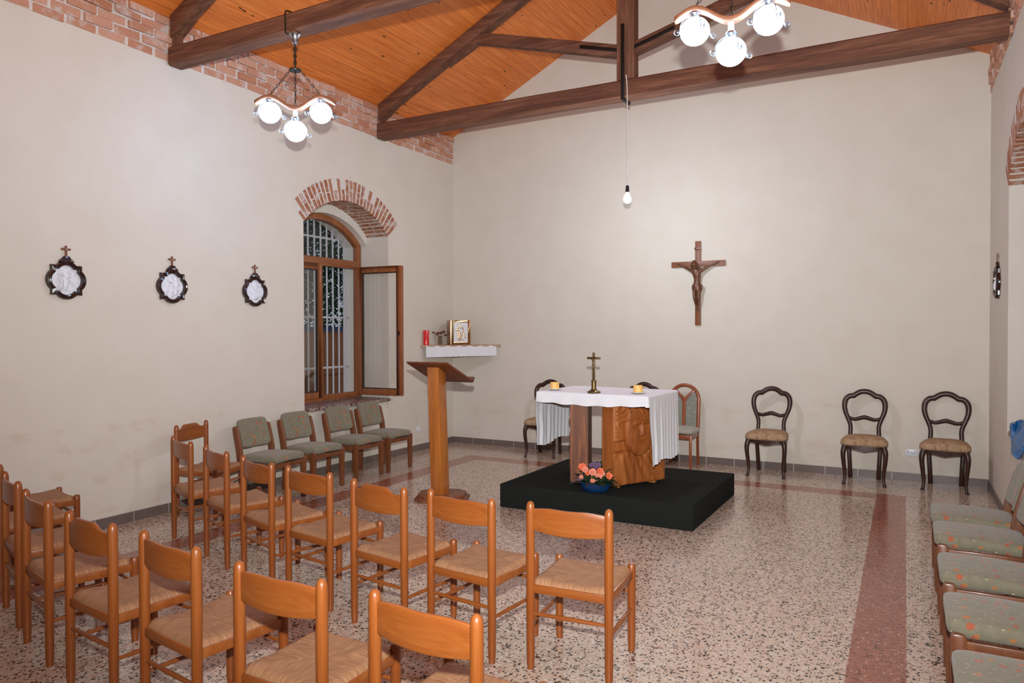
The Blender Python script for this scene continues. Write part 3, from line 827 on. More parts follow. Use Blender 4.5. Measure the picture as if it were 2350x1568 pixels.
# ------------------------------------------------------------------ padded stacking chairs
def padded_chair(name, label, group):
    t = thing(name, label, 'chair', (0, 0, 0), 0, group)
    hw = .205
    for sx in (-1, 1):
        b = MB(); b.prism([(.178, 0), (.220, 0), (.226, .385), (.218, .400), (.180, .400), (.168, .385)], lambda u, v, q: (sx * hw + q, u, v), -.018, .018); b.build('leg', MTEAK, t, bevel=.006)
    for sx in (-1, 1):
        b = MB(); pr = smoothpath([(0, -.205, 0), (0, -.195, .20), (0, -.200, .36), (0, -.218, .50), (0, -.248, .625), (0, -.262, .690)], 4)
        wd = lambda z: .022 if z < .3 else .022 + .010 * min(1, (z - .3) / .1) * (1 if z < .6 else max(.5, 1 - (z - .6) / .18))
        poly = [(p.y + wd(p.z), p.z) for p in pr] + [(pr[-1].y + .006, .705), (pr[-1].y - .012, .701)] + [(p.y - wd(p.z), p.z) for p in reversed(pr)]
        b.prism(poly, lambda u, v, q: (sx * hw + q, u, v), -.018, .018); b.build('leg', MTEAK, t, bevel=.007)
    f = MB()
    for sx in (-1, 1): f.bar((sx * hw, -.20, .350), (sx * hw, .19, .350), .024, .052)
    f.bar((-hw, .195, .350), (hw, .195, .350), .022, .045); f.bar((-hw, -.185, .350), (hw, -.185, .350), .022, .045)
    f.build('seat_frame', MTEAK, t, bevel=.004)
    s = MB(); s.superq((0, .012, .4090), (.200, .226, .040), .42, .20, 36, 14, bend=lambda q: V((q.x, q.y, q.z + .010 * (1 - (q.x / .2) ** 2) - .012 * max(0, -q.y / .22)))); s.build('seat', MGREEN, t, ang=80)
    bk = MB(); Rm = Matrix.Translation((0, -.246, .622)) @ Matrix.Rotation(radians(16), 4, 'X')
    def bend(q): return V((q.x, q.y - .03 * (1 - (q.x / .18) ** 2) + .012, q.z + .008 * (1 - (q.x / .18) ** 2)))
    # pad: thin in y, wide in x and z
    vs_b = MB(); vs_b.superq((0, 0, 0), (.178, .140, .034), .38, .26, 40, 14)
    vv = [bend(V((p[0], p[2], p[1]))) for p in vs_b.v]
    bk.add(vv, vs_b.f, 0, Rm); bk.build('backrest', MGREEN, t, ang=80)
    return t
G3, G4 = 'padded chairs against the window wall', 'padded chairs along the other side wall'
LP = [(-2.05, 'green flowered padded chair nearest the corner, under the open casement'),
      (-2.585, 'green flowered padded chair below the window sill, second from the corner'),
      (-3.225, 'green flowered padded chair third from the corner along the window wall'),
      (-3.79, 'green flowered padded chair of the window wall closest to the rush-seat chairs')]
pp = None
for y, lb in LP:
    if pp is None:
        pp = padded_chair('padded_chair', lb, G3); pp.location = (.400, y, 0); pp.rotation_euler = (0, 0, radians(-90))
    else: dup(pp, (.400 + (.02 if y < -3.5 else 0), y, 0), radians(-90 + (3 if y < -3.5 else -1)), lb, G3)
RP = [(-3.32, 'farthest green padded chair on the shaded side, nearest the dark balloon-back chairs'),
      (-3.84, 'green padded chair second from the far end of the shaded side row'),
      (-4.55, 'green padded chair midway in the shaded side row, its whole front leg showing'),
      (-5.20, 'green padded chair of the shaded side row next to the last at the bottom corner'),
      (-5.86, 'green padded chair cut off at the bottom right corner of the picture')]
for y, lb in RP: dup(pp, (6.125, y, 0), radians(90), lb, G4)

# ------------------------------------------------------------------ dark balloon-back chairs
def balloon_chair(label, group):
    t = thing('balloon_back_chair', label, 'chair', (0, 0, 0), 0, group)
    # front cabriole legs
    for sx in (-1, 1):
        p = smoothpath([(sx * .180, .172, .400), (sx * .196, .188, .345), (sx * .195, .190, .27), (sx * .184, .176, .16), (sx * .180, .172, .08), (sx * .187, .184, .025), (sx * .191, .194, .0)], 4)
        n = len(p); R = [.029 - .0155 * min(1, (i / n) * 1.35) + (.006 if i > n - 4 else 0) for i in range(n)]
        b = MB(); b.tube(p, R, 12); b.build('leg', MMAHOG, t)
    for sx in (-1, 1):
        p = smoothpath([(sx * .155, -.165, .41), (sx * .150, -.170, .30), (sx * .142, -.185, .15), (sx * .138, -.215, 0)], 4)
        b = MB(); b.tube(p, [.023] * len(p), 10, flat=(1, 1.05)); b.build('leg', MMAHOG, t)
    # back loop
    L = [(-.146, .40), (-.138, .50), (-.138, .575), (-.160, .645), (-.186, .715), (-.197, .78), (-.187, .845), (-.152, .884), (-.108, .892)]
    Ct = [(-.108, .892), (-.078, .914), (-.042, .934), (0, .941)]
    left = smoothpath([(x, 0, z) for x, z in L], 4); crest = smoothpath([(x, 0, z) for x, z in Ct], 4)
    half = left[:-1] + crest
    pts = half + [V((-p.x, 0, p.z)) for p in reversed(half[:-1])]
    def lean(p): return V((p.x, -.165 - max(0, p.z - .45) * .16, p.z))
    pts = [lean(p) for p in pts]
    R = [(.022 if p.z < .62 else .022 + .006 * min(1, (p.z - .62) / .2)) for p in pts]
    b = MB(); b.tube(pts, R, 12, flat=(1.0, 1.0))
    for sx in (-1, 1): b.superq(lean(V((sx * .104, 0, .879))) + V((0, .004, 0)), (.013, .014, .016), 1, 1, 12, 8)
    b.build('backrest_frame', MMAHOG, t, ang=60)
    cr = smoothpath([lean(V(q)) for q in [(-.150, 0, .655), (-.10, 0, .640), (-.05, 0, .652), (0, 0, .664), (.05, 0, .652), (.10, 0, .640), (.150, 0, .655)]], 4)
    b = MB(); b.tube(cr, [.0165 + .007 * (1 - abs(i / (len(cr) - 1) * 2 - 1)) for i in range(len(cr))], 10); b.build('back_rail', MMAHOG, t)
    # serpentine seat rail
    def rim(a, k=1.0):
        x, y = cos(a), sin(a); e = .45
        X = math.copysign(abs(x) ** e, x) * .222 * k; Y = math.copysign(abs(y) ** e, y) * .205 * k
        X *= .80 + .20 * (Y + .205) / .41
        return X, Y + .012
    b = MB(); n = 48; vs, fs = [], []
    for i in range(n):
        a = 2 * pi * i / n; x, y = rim(a); drop = .034 + (.024 * math.exp(-(x / .075) ** 2) if y > .15 else 0)
        vs += [(x, y, .408), (x * .985, y * .985, .408 - drop), (x * .85, y * .85, .408 - drop * .9), (x * .85, y * .85, .408)]
    for i in range(n):
        j = (i + 1) % n
        for k in range(4): fs.append((i * 4 + k, i * 4 + (k + 1) % 4, j * 4 + (k + 1) % 4, j * 4 + k))
    b.add(vs, fs); b.build('seat_rail', MMAHOG, t)
    s = MB(); vs, fs = [], []; prof = [(.98, .404), (1.05, .414), (1.07, .432), (1.05, .455), (.97, .472), (.82, .485), (.60, .494), (.30, .499), (.02, .500)]
    for k, z in prof:
        for i in range(n): x, y = rim(2 * pi * i / n, k); vs.append((x, y, z))
    for r_ in range(len(prof) - 1):
        for i in range(n): j = (i + 1) % n; fs.append((r_ * n + i, r_ * n + j, (r_ + 1) * n + j, (r_ + 1) * n + i))
    fs += [tuple(range(n - 1, -1, -1)), tuple((len(prof) - 1) * n + i for i in range(n))]
    s.add(vs, fs); s.build('seat', MBROC, t, ang=80)
    return t
G5 = 'dark balloon-back chairs along the end wall'
b0 = balloon_chair('dark balloon-back chair nearest the altar on its open side, standing alone by the end wall', G5)
b0.location = (4.405, -.335, 0); b0.rotation_euler = (0, 0, pi)
for x, y, rz, lb in ((5.365, -.300, 2, 'dark balloon-back chair in the middle of the three by the end wall'),
                     (6.100, -.262, -4, 'dark balloon-back chair in the corner next to the wall socket'),
                     (1.665, -.400, 6, 'dark balloon-back chair partly hidden behind the hanging cloth, on the lectern side of the altar'),
                     (2.890, -.330, 0, 'dark balloon-back chair behind the altar with only its crest showing over the cloth')):
    dup(b0, (x, y, 0), pi + radians(rz), lb, G5)

# arched high-back chair behind the altar
t = thing('arched_back_chair', 'cherry wood chair with arched upholstered back beside the altar cloth', 'chair', (3.405, -.32, 0), pi)
for sx in (-1, 1):
    MB().prism([(.165, 0), (.192, 0), (.196, .40), (.160, .40)], lambda u, v, q: (sx * .172 + q, u, v), -.014, .014).build('leg', MARCHW, t, bevel=.005)
    b = MB(); pth = smoothpath([(sx * .168, -.185, 0), (sx * .168, -.165, .22), (sx * .168, -.165, .40)], 4); b.tube(pth, [.017] * len(pth), 10); b.build('leg', MARCHW, t)
def bl(x, z): return V((x, -.165 - max(0, z - .42) * .10, z))
arc = [bl(-.168, .40), bl(-.172, .55), bl(-.172, .70)] + [bl(-.172 * cos(a), .775 + .172 * sin(a)) for a in [pi * i / 18 for i in range(19)]] + [bl(.172, .70), bl(.172, .55), bl(.168, .40)]
MB().tube(smoothpath(arc, 2), .0215, 12, flat=(1.0, .8)).build('backrest_frame', MARCHW, t, ang=60)
sp = MB(); sp.prism([(-.020, .43), (.020, .43), (.022, .74), (.045, .80), (.125, .885), (.110, .905), (.0, .80), (-.110, .905), (-.125, .885), (-.045, .80), (-.022, .74)], lambda u, v, q: tuple(bl(u, v) + V((0, q, 0))), -.012, .012); sp.build('splat', MARCHW, t, bevel=.004)
for sx in (-1, 1):
    MB().prism([(sx * .020, .46), (sx * .152, .46), (sx * .152, .79), (sx * .135, .855), (sx * .115, .865), (sx * .048, .80), (sx * .023, .745)], lambda u, v, q: tuple(bl(u, v) + V((0, q, 0))), -.009, .009).build('back_panel', MPANEL, t, bevel=.006)
f = MB(); f.bar((-.17, .172, .375), (.17, .172, .375), .022, .05); f.bar((-.17, -.16, .375), (.17, -.16, .375), .022, .05)
for sx in (-1, 1): f.bar((sx * .17, -.16, .375), (sx * .17, .17, .375), .022, .05)
f.build('seat_frame', MARCHW, t, bevel=.004)
s = MB(); s.superq((0, .01, .425), (.205, .205, .034), .5, .35, 36, 12, bend=lambda q: V((q.x, q.y, q.z + .014 * (1 - (q.x / .2) ** 2)))); s.build('seat', MPALE, t, ang=80)

# ------------------------------------------------------------------ dais
DZ = .213
t = tag(MB().prism([(2.50, -3.045), (4.262, -3.035), (4.285, -1.555), (2.52, -1.590)], lambda u, v, q: (u, v, q), 0, DZ).build('dais', MCARPET, bevel=.010), 'low square dais covered in dark green carpet under the altar', 'platform')

# ------------------------------------------------------------------ altar
alt = thing('altar', 'carved wooden altar on two splayed slabs with a face in relief', 'altar', (0, 0, 0))
TZ = 1.04
MB().box((0, 0, 0), (1.07, .76, .04), Matrix.Translation((3.30, -2.41, TZ - .022)) @ Matrix.Rotation(radians(-3), 4, 'Z')).build('altar_top', MALTAR, alt, bevel=.006)
SH = TZ - .044 - (DZ + .025)
def gauss(u, v, cu, cv, su, sv): return math.exp(-((u - cu) / su) ** 2 - ((v - cv) / sv) ** 2)
def relief_face(u, v):
    """u 0..1 along the slab, v 0..1 upward; returns height in metres"""
    h = 0
    cu, cv = .475, .655; ru, rv = .235, .295
    d = sqrt(((u - cu) / ru) ** 2 + ((v - cv) / rv) ** 2)
    swirl = .5 + .5 * sin(34 * u + 9 * sin(11 * v) + 3 * sin(19 * v + 8 * u))
    # upper block with carved curls, lower drapery
    up = smst(.50, .52, v); lowr = 1 - smst(.375, .395, v)
    h += .012 * up * swirl * smst(.02, .05, u) * (1 - smst(.26, .34, u)) + .012 * up
    wing = gauss(u, v, .29, .80, .10, .16); h += .022 * wing * (.6 + .4 * sin(40 * (u + v)))
    h += .008 * lowr * (1 + .6 * sin(26 * u + 4 * sin(7 * v))) + .003 * lowr * sin(60 * u * (.6 + v) + 5)
    led = gauss(u, v, .14, .385, .15, .012); h -= .022 * led
    led = gauss(u, v, .16, .515, .13, .010); h -= .020 * led
    # head
    if d < 1.12:
        dome = sqrt(max(0, 1 - (d / 1.12) ** 2)); f = .044 * dome ** .6
        x, y = (u - cu) / ru, (v - cv) / rv
        f += .020 * math.exp(-(x / .13) ** 2) * smst(.30, -.22, -y) * 0
        nose = math.exp(-(x / (.085 + .06 * (1 - smst(-.25, .15, y)))) ** 2) * smst(-.32, -.25, y) * (1 - smst(.05, .32, y)); f += .019 * nose + .006 * (math.exp(-((abs(x) - .14) / .07) ** 2 - ((y + .22) / .06) ** 2))
        brow = math.exp(-((y - .20 - .05 * cos(x * 3)) / .07) ** 2) * (1 - smst(.5, .8, abs(x))); f += .012 * brow
        for ex in (-.36, .36):
            e = math.exp(-((x - ex) / .20) ** 2 - ((y - .06) / .10) ** 2); f -= .018 * e
            e = math.exp(-((x - ex) / .13) ** 2 - ((y - .05) / .05) ** 2); f += .012 * e
            e = math.exp(-((x - ex * 1.35) / .25) ** 2 - ((y + .22) / .18) ** 2); f += .006 * e
        f -= .008 * math.exp(-(x / .26) ** 2 - ((y + .50) / .022) ** 2)
        f += .009 * math.exp(-(x / .24) ** 2 - ((y + .45) / .035) ** 2) + .009 * math.exp(-(x / .20) ** 2 - ((y + .56) / .04) ** 2)
        beard = 1 - smst(-.72, -.58, y) + smst(.62, .80, abs(x)) * (y < .2); f += .004 * min(1, beard) * (.6 + .4 * sin(40 * x + 8 * y))
        hair = smst(.42, .55, y + .12 * abs(x)); f += .008 * hair * (.7 + .3 * sin(30 * x * (1.2 - y) + 20 * y))
        h = max(h, f + .008)
    else:
        h -= .016 * (1 - smst(1.12, 1.30, d))
    e = min(u / .02, (1 - u) / .02, v / .015, (1 - v) / .015, 1)
    return h * max(0, e)
def slab(p0, e1, nrm, L, th, face, name, nu=110, nv=150, mat=None):
    p0, e1, n = V(p0), V(e1).normalized(), V(nrm).normalized(); b = MB()
    def fn(u, v): return p0 + e1 * (u * L) + V((0, 0, v * SH)) + n * (face(u, v) if face else 0)
    b.grid(fn, nu, nv)
    q = [p0, p0 + e1 * L]; q2 = [p - n * th for p in q]; z = V((0, 0, SH))
    b.add([q[0], q[1], q2[1], q2[0], q[0] + z, q[1] + z, q2[1] + z, q2[0] + z], [(3, 2, 1, 0), (4, 5, 6, 7), (0, 4, 7, 3), (1, 2, 6, 5), (3, 7, 6, 2)])
    return b.build(name, mat or MALTAR, alt, ang=55)
zb = DZ + .025
s1 = slab((3.50, -2.79, zb), (.30, .53, 0), (.53, -.30, 0), .61, .155, relief_face, 'support_slab')
s1['label'] = 'slab carved with a bearded face and drapery'
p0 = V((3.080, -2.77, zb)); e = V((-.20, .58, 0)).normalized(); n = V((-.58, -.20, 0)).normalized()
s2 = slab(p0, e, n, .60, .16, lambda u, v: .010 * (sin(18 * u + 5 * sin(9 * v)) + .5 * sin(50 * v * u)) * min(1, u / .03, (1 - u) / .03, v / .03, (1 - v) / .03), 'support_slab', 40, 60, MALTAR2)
for (x, y) in ((3.495, -2.70), (3.71, -2.33), (3.125, -2.68), (2.965, -2.28)):
    MB().box((x, y, DZ + .0135), (.06, .06, .026)).build('foot', MALTAR, alt, bevel=.003)

# altar cloth
cm = Matrix.Translation((3.30, -2.41, 0)) @ Matrix.Rotation(radians(-3), 4, 'Z')
cx, cy, ct = .550, .395, TZ + .006
ac = MB()
def clip(p): return cm @ V(p)
RC_ = .022
def edge(v, L, wob):
    """profile over the table edge: v 0..1 -> (outward, down)"""
    arc_ = RC_ * pi / 2; t_ = v * (arc_ + L)
    if t_ < arc_: a = t_ / RC_; return RC_ * sin(a), RC_ * (1 - cos(a)), 0
    k = (t_ - arc_) / L; return RC_ + wob * k, RC_ + (t_ - arc_), k
ac.grid(lambda u, v: clip(((2 * u - 1) * (cx - RC_), (2 * v - 1) * (cy - RC_), ct)), 40, 30)
def front(sy):
    def fn(u, v):
        L = .072 + .004 * sin(u * 30) + .016 * sin(pi * min(1, u * 1.1))
        o, d, k = edge(v, L, .006 + .006 * sin(u * 31))
        return clip(((2 * u - 1) * (cx - RC_), sy * (cy - RC_ + o), ct - d))
    return fn
ac.grid(front(-1), 80, 14); ac.grid(front(1), 80, 14)
def side(sx, L0):
    def fn(u, v):
        L = L0 + .015 * sin(u * 9 + sx) - .03 * u * (sx < 0)
        y = (2 * u - 1) * (cy - RC_)
        o, d, k = edge(v, L, .012)
        q = max(0, k) ** .8
        fold = .008 * sin(u * 27 + 1.2 * sin(3 * k) + sx) * (.5 + .5 * sin(u * 5 + 1)) + .005 * sin(u * 61 + 2)
        yy = y * (1 - .02 * k) - .030 * sin(min(1, k * 1.15) * 5.6) * (1 - u) ** 4 * k
        return clip((sx * (cx - RC_ + o + fold * q), yy, ct - d))
    return fn
ac.grid(side(1, .575), 70, 50); ac.grid(side(-1, .50), 70, 50)
# folded corners closing the gap between front and end flaps
for sx in (-1, 1):
    for sy in (-1, 1):
        ac.grid(lambda u, v, sx=sx, sy=sy: clip((sx * (cx - RC_ + RC_ * sin(u * pi / 2) * (1 + .3 * v)), sy * (cy - RC_ + RC_ * cos(u * pi / 2) * (1 + .3 * v)), ct - RC_ - v * .075)), 8, 6)
        def corner(u, v, sx=sx, sy=sy):
            a = u * pi / 2; b = v * pi / 2
            r_ = RC_ * sin(b); return clip((sx * (cx - RC_ + r_ * sin(a)), sy * (cy - RC_ + r_ * cos(a)), ct - RC_ * (1 - cos(b))))
        ac.grid(corner, 8, 8)
ac = ac.build('altar_cloth', MCLOTH, None, ang=75)
tag(ac, 'white linen altar cloth hanging down at both ends of the altar', 'cloth')

# on the altar
def candle(x, y, l1, l2):
    s = MB(); s.lathe([(.030, 0), (.045, .002), (.068, .010), (.070, .013), (.066, .013), (.042, .006), (.002, .005)], 28)
    o = tag(s.build('saucer', MPORC), l2, 'saucer', 'saucers under the altar candles'); o.location = (x, y, ct + .0035)
    t = thing('candle', l1, 'candle', (x, y, ct + .0095), 0, 'yellow altar candles')
    b = MB(); b.lathe([(.039, 0), (.042, .004), (.042, .058), (.040, .064), (.036, .064), (.033, .058), (.012, .052), (.002, .052)], 28); b.build('wax_body', MWAX, t)
    b = MB(); b.tube([(0, 0, .050), (.001, 0, .064)], .0014, 6); b.build('wick', MIRON, t)
candle(2.845, -2.60, 'stubby yellow candle on the lectern end of the altar', 'white saucer under the candle on the lectern end of the altar')
candle(3.665, -2.615, 'stubby yellow candle above the carved face on the altar', 'white saucer under the candle above the carved face')

# skinned figure for the crosses
def corpus(parent, sc, origin, mat, Mrot=None):
    J = {  # local: x across, y out of the cross (negative = towards viewer), z up; unit = figure of about 1.0 tall
        'pel': (0, -.055, .46), 'waist': (.0, -.06, .56), 'chest': (-.005, -.075, .70), 'neck': (-.015, -.085, .79), 'head': (-.035, -.12, .865), 'crown': (-.045, -.115, .925),
        'shL': (-.105, -.06, .765), 'elL': (-.24, -.035, .835), 'wrL': (-.375, -.03, .90), 'haL': (-.42, -.03, .915), 'shR': (.095, -.06, .765), 'elR': (.235, -.035, .835), 'wrR': (.375, -.03, .90), 'haR': (.42, -.03, .915),
        'hipL': (-.05, -.055, .42), 'knL': (-.035, -.105, .235), 'anL': (-.01, -.05, .06), 'toL': (-.005, -.085, .0), 'hipR': (.05, -.055, .42), 'knR': (.04, -.10, .23), 'anR': (.015, -.055, .055), 'toR': (.012, -.09, -.005)}
    Rr = {'pel': .060, 'waist': .052, 'chest': .072, 'neck': .030, 'head': .050, 'crown': .040, 'shL': .036, 'elL': .023, 'wrL': .016, 'haL': .018, 'shR': .036, 'elR': .023, 'wrR': .016, 'haR': .018,
          'hipL': .046, 'knL': .032, 'anL': .020, 'toL': .016, 'hipR': .046, 'knR': .032, 'anR': .020, 'toR': .016}
    E_ = [('pel', 'waist'), ('waist', 'chest'), ('chest', 'neck'), ('neck', 'head'), ('head', 'crown'), ('chest', 'shL'), ('shL', 'elL'), ('elL', 'wrL'), ('wrL', 'haL'), ('chest', 'shR'), ('shR', 'elR'), ('elR', 'wrR'), ('wrR', 'haR'),
          ('pel', 'hipL'), ('hipL', 'knL'), ('knL', 'anL'), ('anL', 'toL'), ('pel', 'hipR'), ('hipR', 'knR'), ('knR', 'anR'), ('anR', 'toR')]
    K = list(J); me = bpy.data.meshes.new('tmp'); me.from_pydata([J[k] for k in K], [(K.index(a), K.index(b)) for a, b in E_], [])
    o = bpy.data.objects.new('tmp', me); COL.objects.link(o)
    o.modifiers.new('s', 'SKIN'); o.modifiers.new('u', 'SUBSURF').levels = 2
    o.modifiers['u'].render_levels = 2
    for i, k in enumerate(K):
        sv = me.skin_vertices[0].data[i]; sv.radius = (Rr[k], Rr[k] * (.8 if k in ('chest', 'waist', 'pel') else 1)); sv.use_root = (k == 'pel')
    dg = bpy.context.evaluated_depsgraph_get(); m2 = bpy.data.meshes.new_from_object(o.evaluated_get(dg))
    bpy.data.objects.remove(o)
    # face: nose, brow; ribs
    hc = V((-.04, -.13, .885))
    for v in m2.vertices:
        d = v.co - V((-.045, -.165, .872)); v.co.y -= .020 * math.exp(-(d.x / .010) ** 2 - (d.z / .014) ** 2) * (v.co.y < -.12)
        for ex in (-.062, -.028):
            d = v.co - V((ex, -.16, .884)); v.co.y += .008 * math.exp(-(d.x / .010) ** 2 - (d.z / .007) ** 2) * (v.co.y < -.12)
        if .58 < v.co.z < .76 and v.co.y < -.08: v.co.y += .004 * sin(v.co.z * 220)
    Mx = Matrix.Translation(origin) @ (Mrot or Matrix()) @ Matrix.Scale(sc, 4)
    m2.transform(Mx); m2.materials.clear(); m2.materials.append(mat)
    for p in m2.polygons: p.use_smooth = True
    f = bpy.data.objects.new('figure', m2); COL.objects.link(f); f.parent = parent
    # loincloth and hair as children of the figure
    lc = MB(); n = 26; vs, fs = [], []
    for j, (z, k) in enumerate(((.49, 1.0), (.46, 1.12), (.41, 1.10), (.365, 1.0))):
        for i in range(n):
            a = 2 * pi * i / n; vs.append(Mx @ V((.088 * k * cos(a) * (1 + .04 * sin(5 * a + j)), -.055 + .066 * k * sin(a) * (1 + .05 * sin(7 * a + j)), z - .02 * cos(a) * (j > 1))))
    for j in range(3):
        for i in range(n): fs.append((j * n + i, j * n + (i + 1) % n, (j + 1) * n + (i + 1) % n, (j + 1) * n + i))
    lc.add(vs, fs); lc.box((.10, -.06, .43), (.022, .03, .10), Mx)
    lc.build('loincloth', mat, f, solid=.004 * sc, ang=60)
    hr = MB(); hr.superq((-.043, -.098, .895), (.056, .050, .062), 1, 1, 20, 12, Mx)
    for k in range(7): a = k / 6 * 2 - 1; hr.tube([Mx @ V((-.043 + .05 * a, -.09, .90)), Mx @ V((-.045 + .062 * a, -.095, .845)), Mx @ V((-.03 + .065 * a, -.09, .79))], .012 * sc, 6)
    hr.build('hair', mat, f, ang=60)
    return f

# standing brass cross on the altar
ax, ay = 3.295, -2.735
t = thing('altar_cross', 'brass standing cross with a small figure, on the middle of the altar cloth', 'cross', (ax, ay, ct + .003))
MB().lathe([(.058, 0), (.060, .006), (.058, .012), (.040, .020), (.026, .030), (.022, .045), (.022, .098), (.026, .102), (.026, .110), (.016, .114), (.010, .118)], 28).build('base', MBRASS, t)
b = MB(); b.box((0, 0, .235), (.022, .012, .25)); b.box((0, 0, .310), (.128, .012, .021)); b.build('cross_bars', MBRASS, t, bevel=.002)
corpus(t, .135, (0, -.004, .195), MBRASS)

# wall crucifix
t = thing('wall_crucifix', 'large brown wooden crucifix on the end wall', 'crucifix', (3.54, -.002, 0))
MB().box((0, -.016, 2.175), (.066, .028, 1.015)).build('upright', MCROSS, t, bevel=.004)
MB().box((0, -.020, 2.408), (.645, .030, .066)).build('crossbar', wood('crucifix_wood_arm', (.12, .034, .012), (.22, .070, .024), (.30, .105, .042), 'x', .45, 1, .1), t, bevel=.004)
MB().box((0, -.036, 2.592), (.078, .012, .026)).build('title_plate', MCORPUS, t, bevel=.002)
corpus(t, .62, (-.002, -.030, 1.855), MCORPUS)

# ------------------------------------------------------------------ flower bowl
fx, fy = 3.385, -2.925
t = thing('flower_bowl', 'blue bowl of coral and mauve flowers at the dais edge', 'flowers', (fx, fy, DZ + .001), radians(8))
b = MB(); b.lathe([(.085, 0), (.098, .006), (.112, .045), (.122, .078), (.126, .082), (.122, .083), (.116, .078), (.108, .055), (.02, .052)], 36, sx=1.15, sy=.78); b.build('bowl', MPOT, t, ang=50)
b = MB(); b.lathe([(.108, .054), (.104, .066), (.06, .072), (.002, .074)], 28, sx=1.12, sy=.76); b.build('soil', MSOIL, t)
r = random.Random(21)
def leafmb(mb, p, d, L, w, droop):
    d = V(d).normalized(); s = d.cross(V((0, 0, 1)));
    if s.length < .1: s = V((1, 0, 0))
    s.normalize(); rows = []; n = 6
    for i in range(n + 1):
        u = i / n; c = V(p) + d * L * u + V((0, 0, -droop * u * u)); ww = w * sin(pi * min(1, u * .93 + .05)) ** .8
        rows.append((c - s * ww + V((0, 0, .15 * ww)), c, c + s * ww + V((0, 0, .15 * ww))))
    vs = [q for r_ in rows for q in r_]; fs = []
    for i in range(n):
        for k in range(2): fs.append((i * 3 + k, i * 3 + k + 1, i * 3 + 4 + k, i * 3 + 3 + k))
    mb.add(vs, fs)
leaves = [(-1, -.3, .15, .16), (-.9, -.1, .05, .17), (-.75, -.6, .3, .13), (1, -.2, .35, .16), (.95, -.35, .12, .17), (.85, .2, .4, .14), (-.6, .3, .7, .15), (.4, -.8, .3, .10), (-.3, -.9, .3, .10), (0, -.9, .45, .10), (.6, -.7, .25, .12), (-.9, .2, .35, .15)]
for x, y, z, L in leaves:
    b = MB(); leafmb(b, (x * .06, y * .04, .075), (x, y, z), L, .034, .035); b.build('leaf', MLEAF, t, solid=.0015, ang=60)
for k in range(22):
    a = r.uniform(0, 6.28); b = MB(); el = r.uniform(.7, 1.6)
    leafmb(b, (.07 * cos(a), .045 * sin(a), .07), (cos(a), sin(a) * .8, el), r.uniform(.08, .15), .024, .02); b.build('leaf', MLEAF if k % 3 else MLEAF2, t, solid=.0012, ang=60)
b = MB(); leafmb(b, (.06, .03, .14), (.55, .3, .75), .15, .012, .07); b.build('leaf', MLEAF2, t, solid=.0012)
b = MB(); leafmb(b, (.03, .04, .12), (.05, .2, 1), .15, .018, .01); b.build('leaf', MLEAF, t, solid=.0012)
def blossom(p, R, mat, layers, n, facing):
    mb = MB(); f = V(facing).normalized(); s = f.cross(V((0, 0, 1))).normalized(); u = s.cross(f)
    for l in range(layers):
        k = 1 - l / (layers + .6); op = .25 + .85 * l / max(1, layers)
        for i in range(n):
            a = 2 * pi * (i + .5 * (l % 2)) / n; d = (s * cos(a) + u * sin(a)) * cos(op) + f * sin(op); q = (f.cross(d)).normalized()
            L = R * k * r.uniform(.9, 1.08); c = V(p); w = L * (2.4 / n + .12)
            mb.add([c, c + d * L * .5 - q * w * .7 + f * .002 * l, c + d * L * .9 - q * w * .55 + f * L * .06, c + d * L + f * L * .08, c + d * L * .9 + q * w * .55 + f * L * .06, c + d * L * .5 + q * w * .7 + f * .002 * l, c + d * L * .55 - f * L * .05], [(0, 1, 6), (1, 2, 6), (2, 3, 6), (3, 4, 6), (4, 5, 6), (5, 0, 6)])
    mb.superq(p, (R * .22, R * .22, R * .22), 1, 1, 10, 6)
    mb.tube([V(p) - f * .004, (p[0] * .5, p[1] * .5, .07)], .0025, 5, mi=1)
    return mb.build('blossom', [mat, MLEAF], t, ang=30, recalc=False)
vw = (.35, -.85, .35)
for p, R, m, l, n in [((-.110, -.01, .200), .040, MCORAL, 4, 8), ((-.080, -.035, .185), .030, MPINK, 3, 9), ((-.062, -.03, .155), .024, MCORAL, 4, 7), ((-.110, -.055, .122), .022, MPINK, 4, 7), ((-.012, -.05, .172), .036, MPINK, 3, 11), ((.052, -.04, .180), .034, MCORAL, 4, 8),
                      ((.012, -.065, .130), .038, MPINK, 3, 11), ((.045, -.06, .140), .030, MPINK, 3, 10), ((.128, -.03, .145), .033, MCORAL, 4, 8), ((-.005, -.075, .105), .024, MPINK, 3, 9), ((.070, -.03, .160), .024, MPINK, 3, 8)]:
    blossom(p, R, m, l, n, (vw[0] + p[0] * 1.5, vw[1], vw[2]))
for p, R in [((-.045, .02, .215), .024), ((-.02, .03, .225), .026), ((.022, .03, .222), .026), ((.0, .02, .205), .022), ((-.135, -.03, .095), .022)]:
    blossom(p, R, MPURP, 2, 7, (vw[0], vw[1], .5))

# ------------------------------------------------------------------ lectern
t = thing('lectern', 'wooden lectern with square post and sloping red-brown reading board', 'lectern', (1.860, -3.03, 0))
def octa(a, b_, c): return [(-a, -b_ + c), (-a + c, -b_), (a - c, -b_), (a, -b_ + c), (a, b_ - c), (a - c, b_), (-a + c, b_), (-a, b_ - c)]
rotb = Matrix.Rotation(radians(24), 4, 'Z')
b = MB()
for (a, b_, z0, z1) in ((.250, .205, .0, .024), (.235, .190, .024, .034), (.222, .178, .034, .060)):
    b.prism(octa(a, b_, .085), lambda u, v, q: tuple(rotb @ V((u, v, q))), z0, z1)
b.build('base', MCROSS, t, bevel=.004)
b = MB(); h = .0635; vs = []
for z, ox, oy, hh in ((.060, .008, -.045, .064), (1.235, -.020, -.06, .064)):
    for sx, sy in ((-1, -1), (1, -1), (1, 1), (-1, 1)): vs.append((ox + sx * hh, oy + sy * hh, z if z < 1 else z - (sy * .035)))
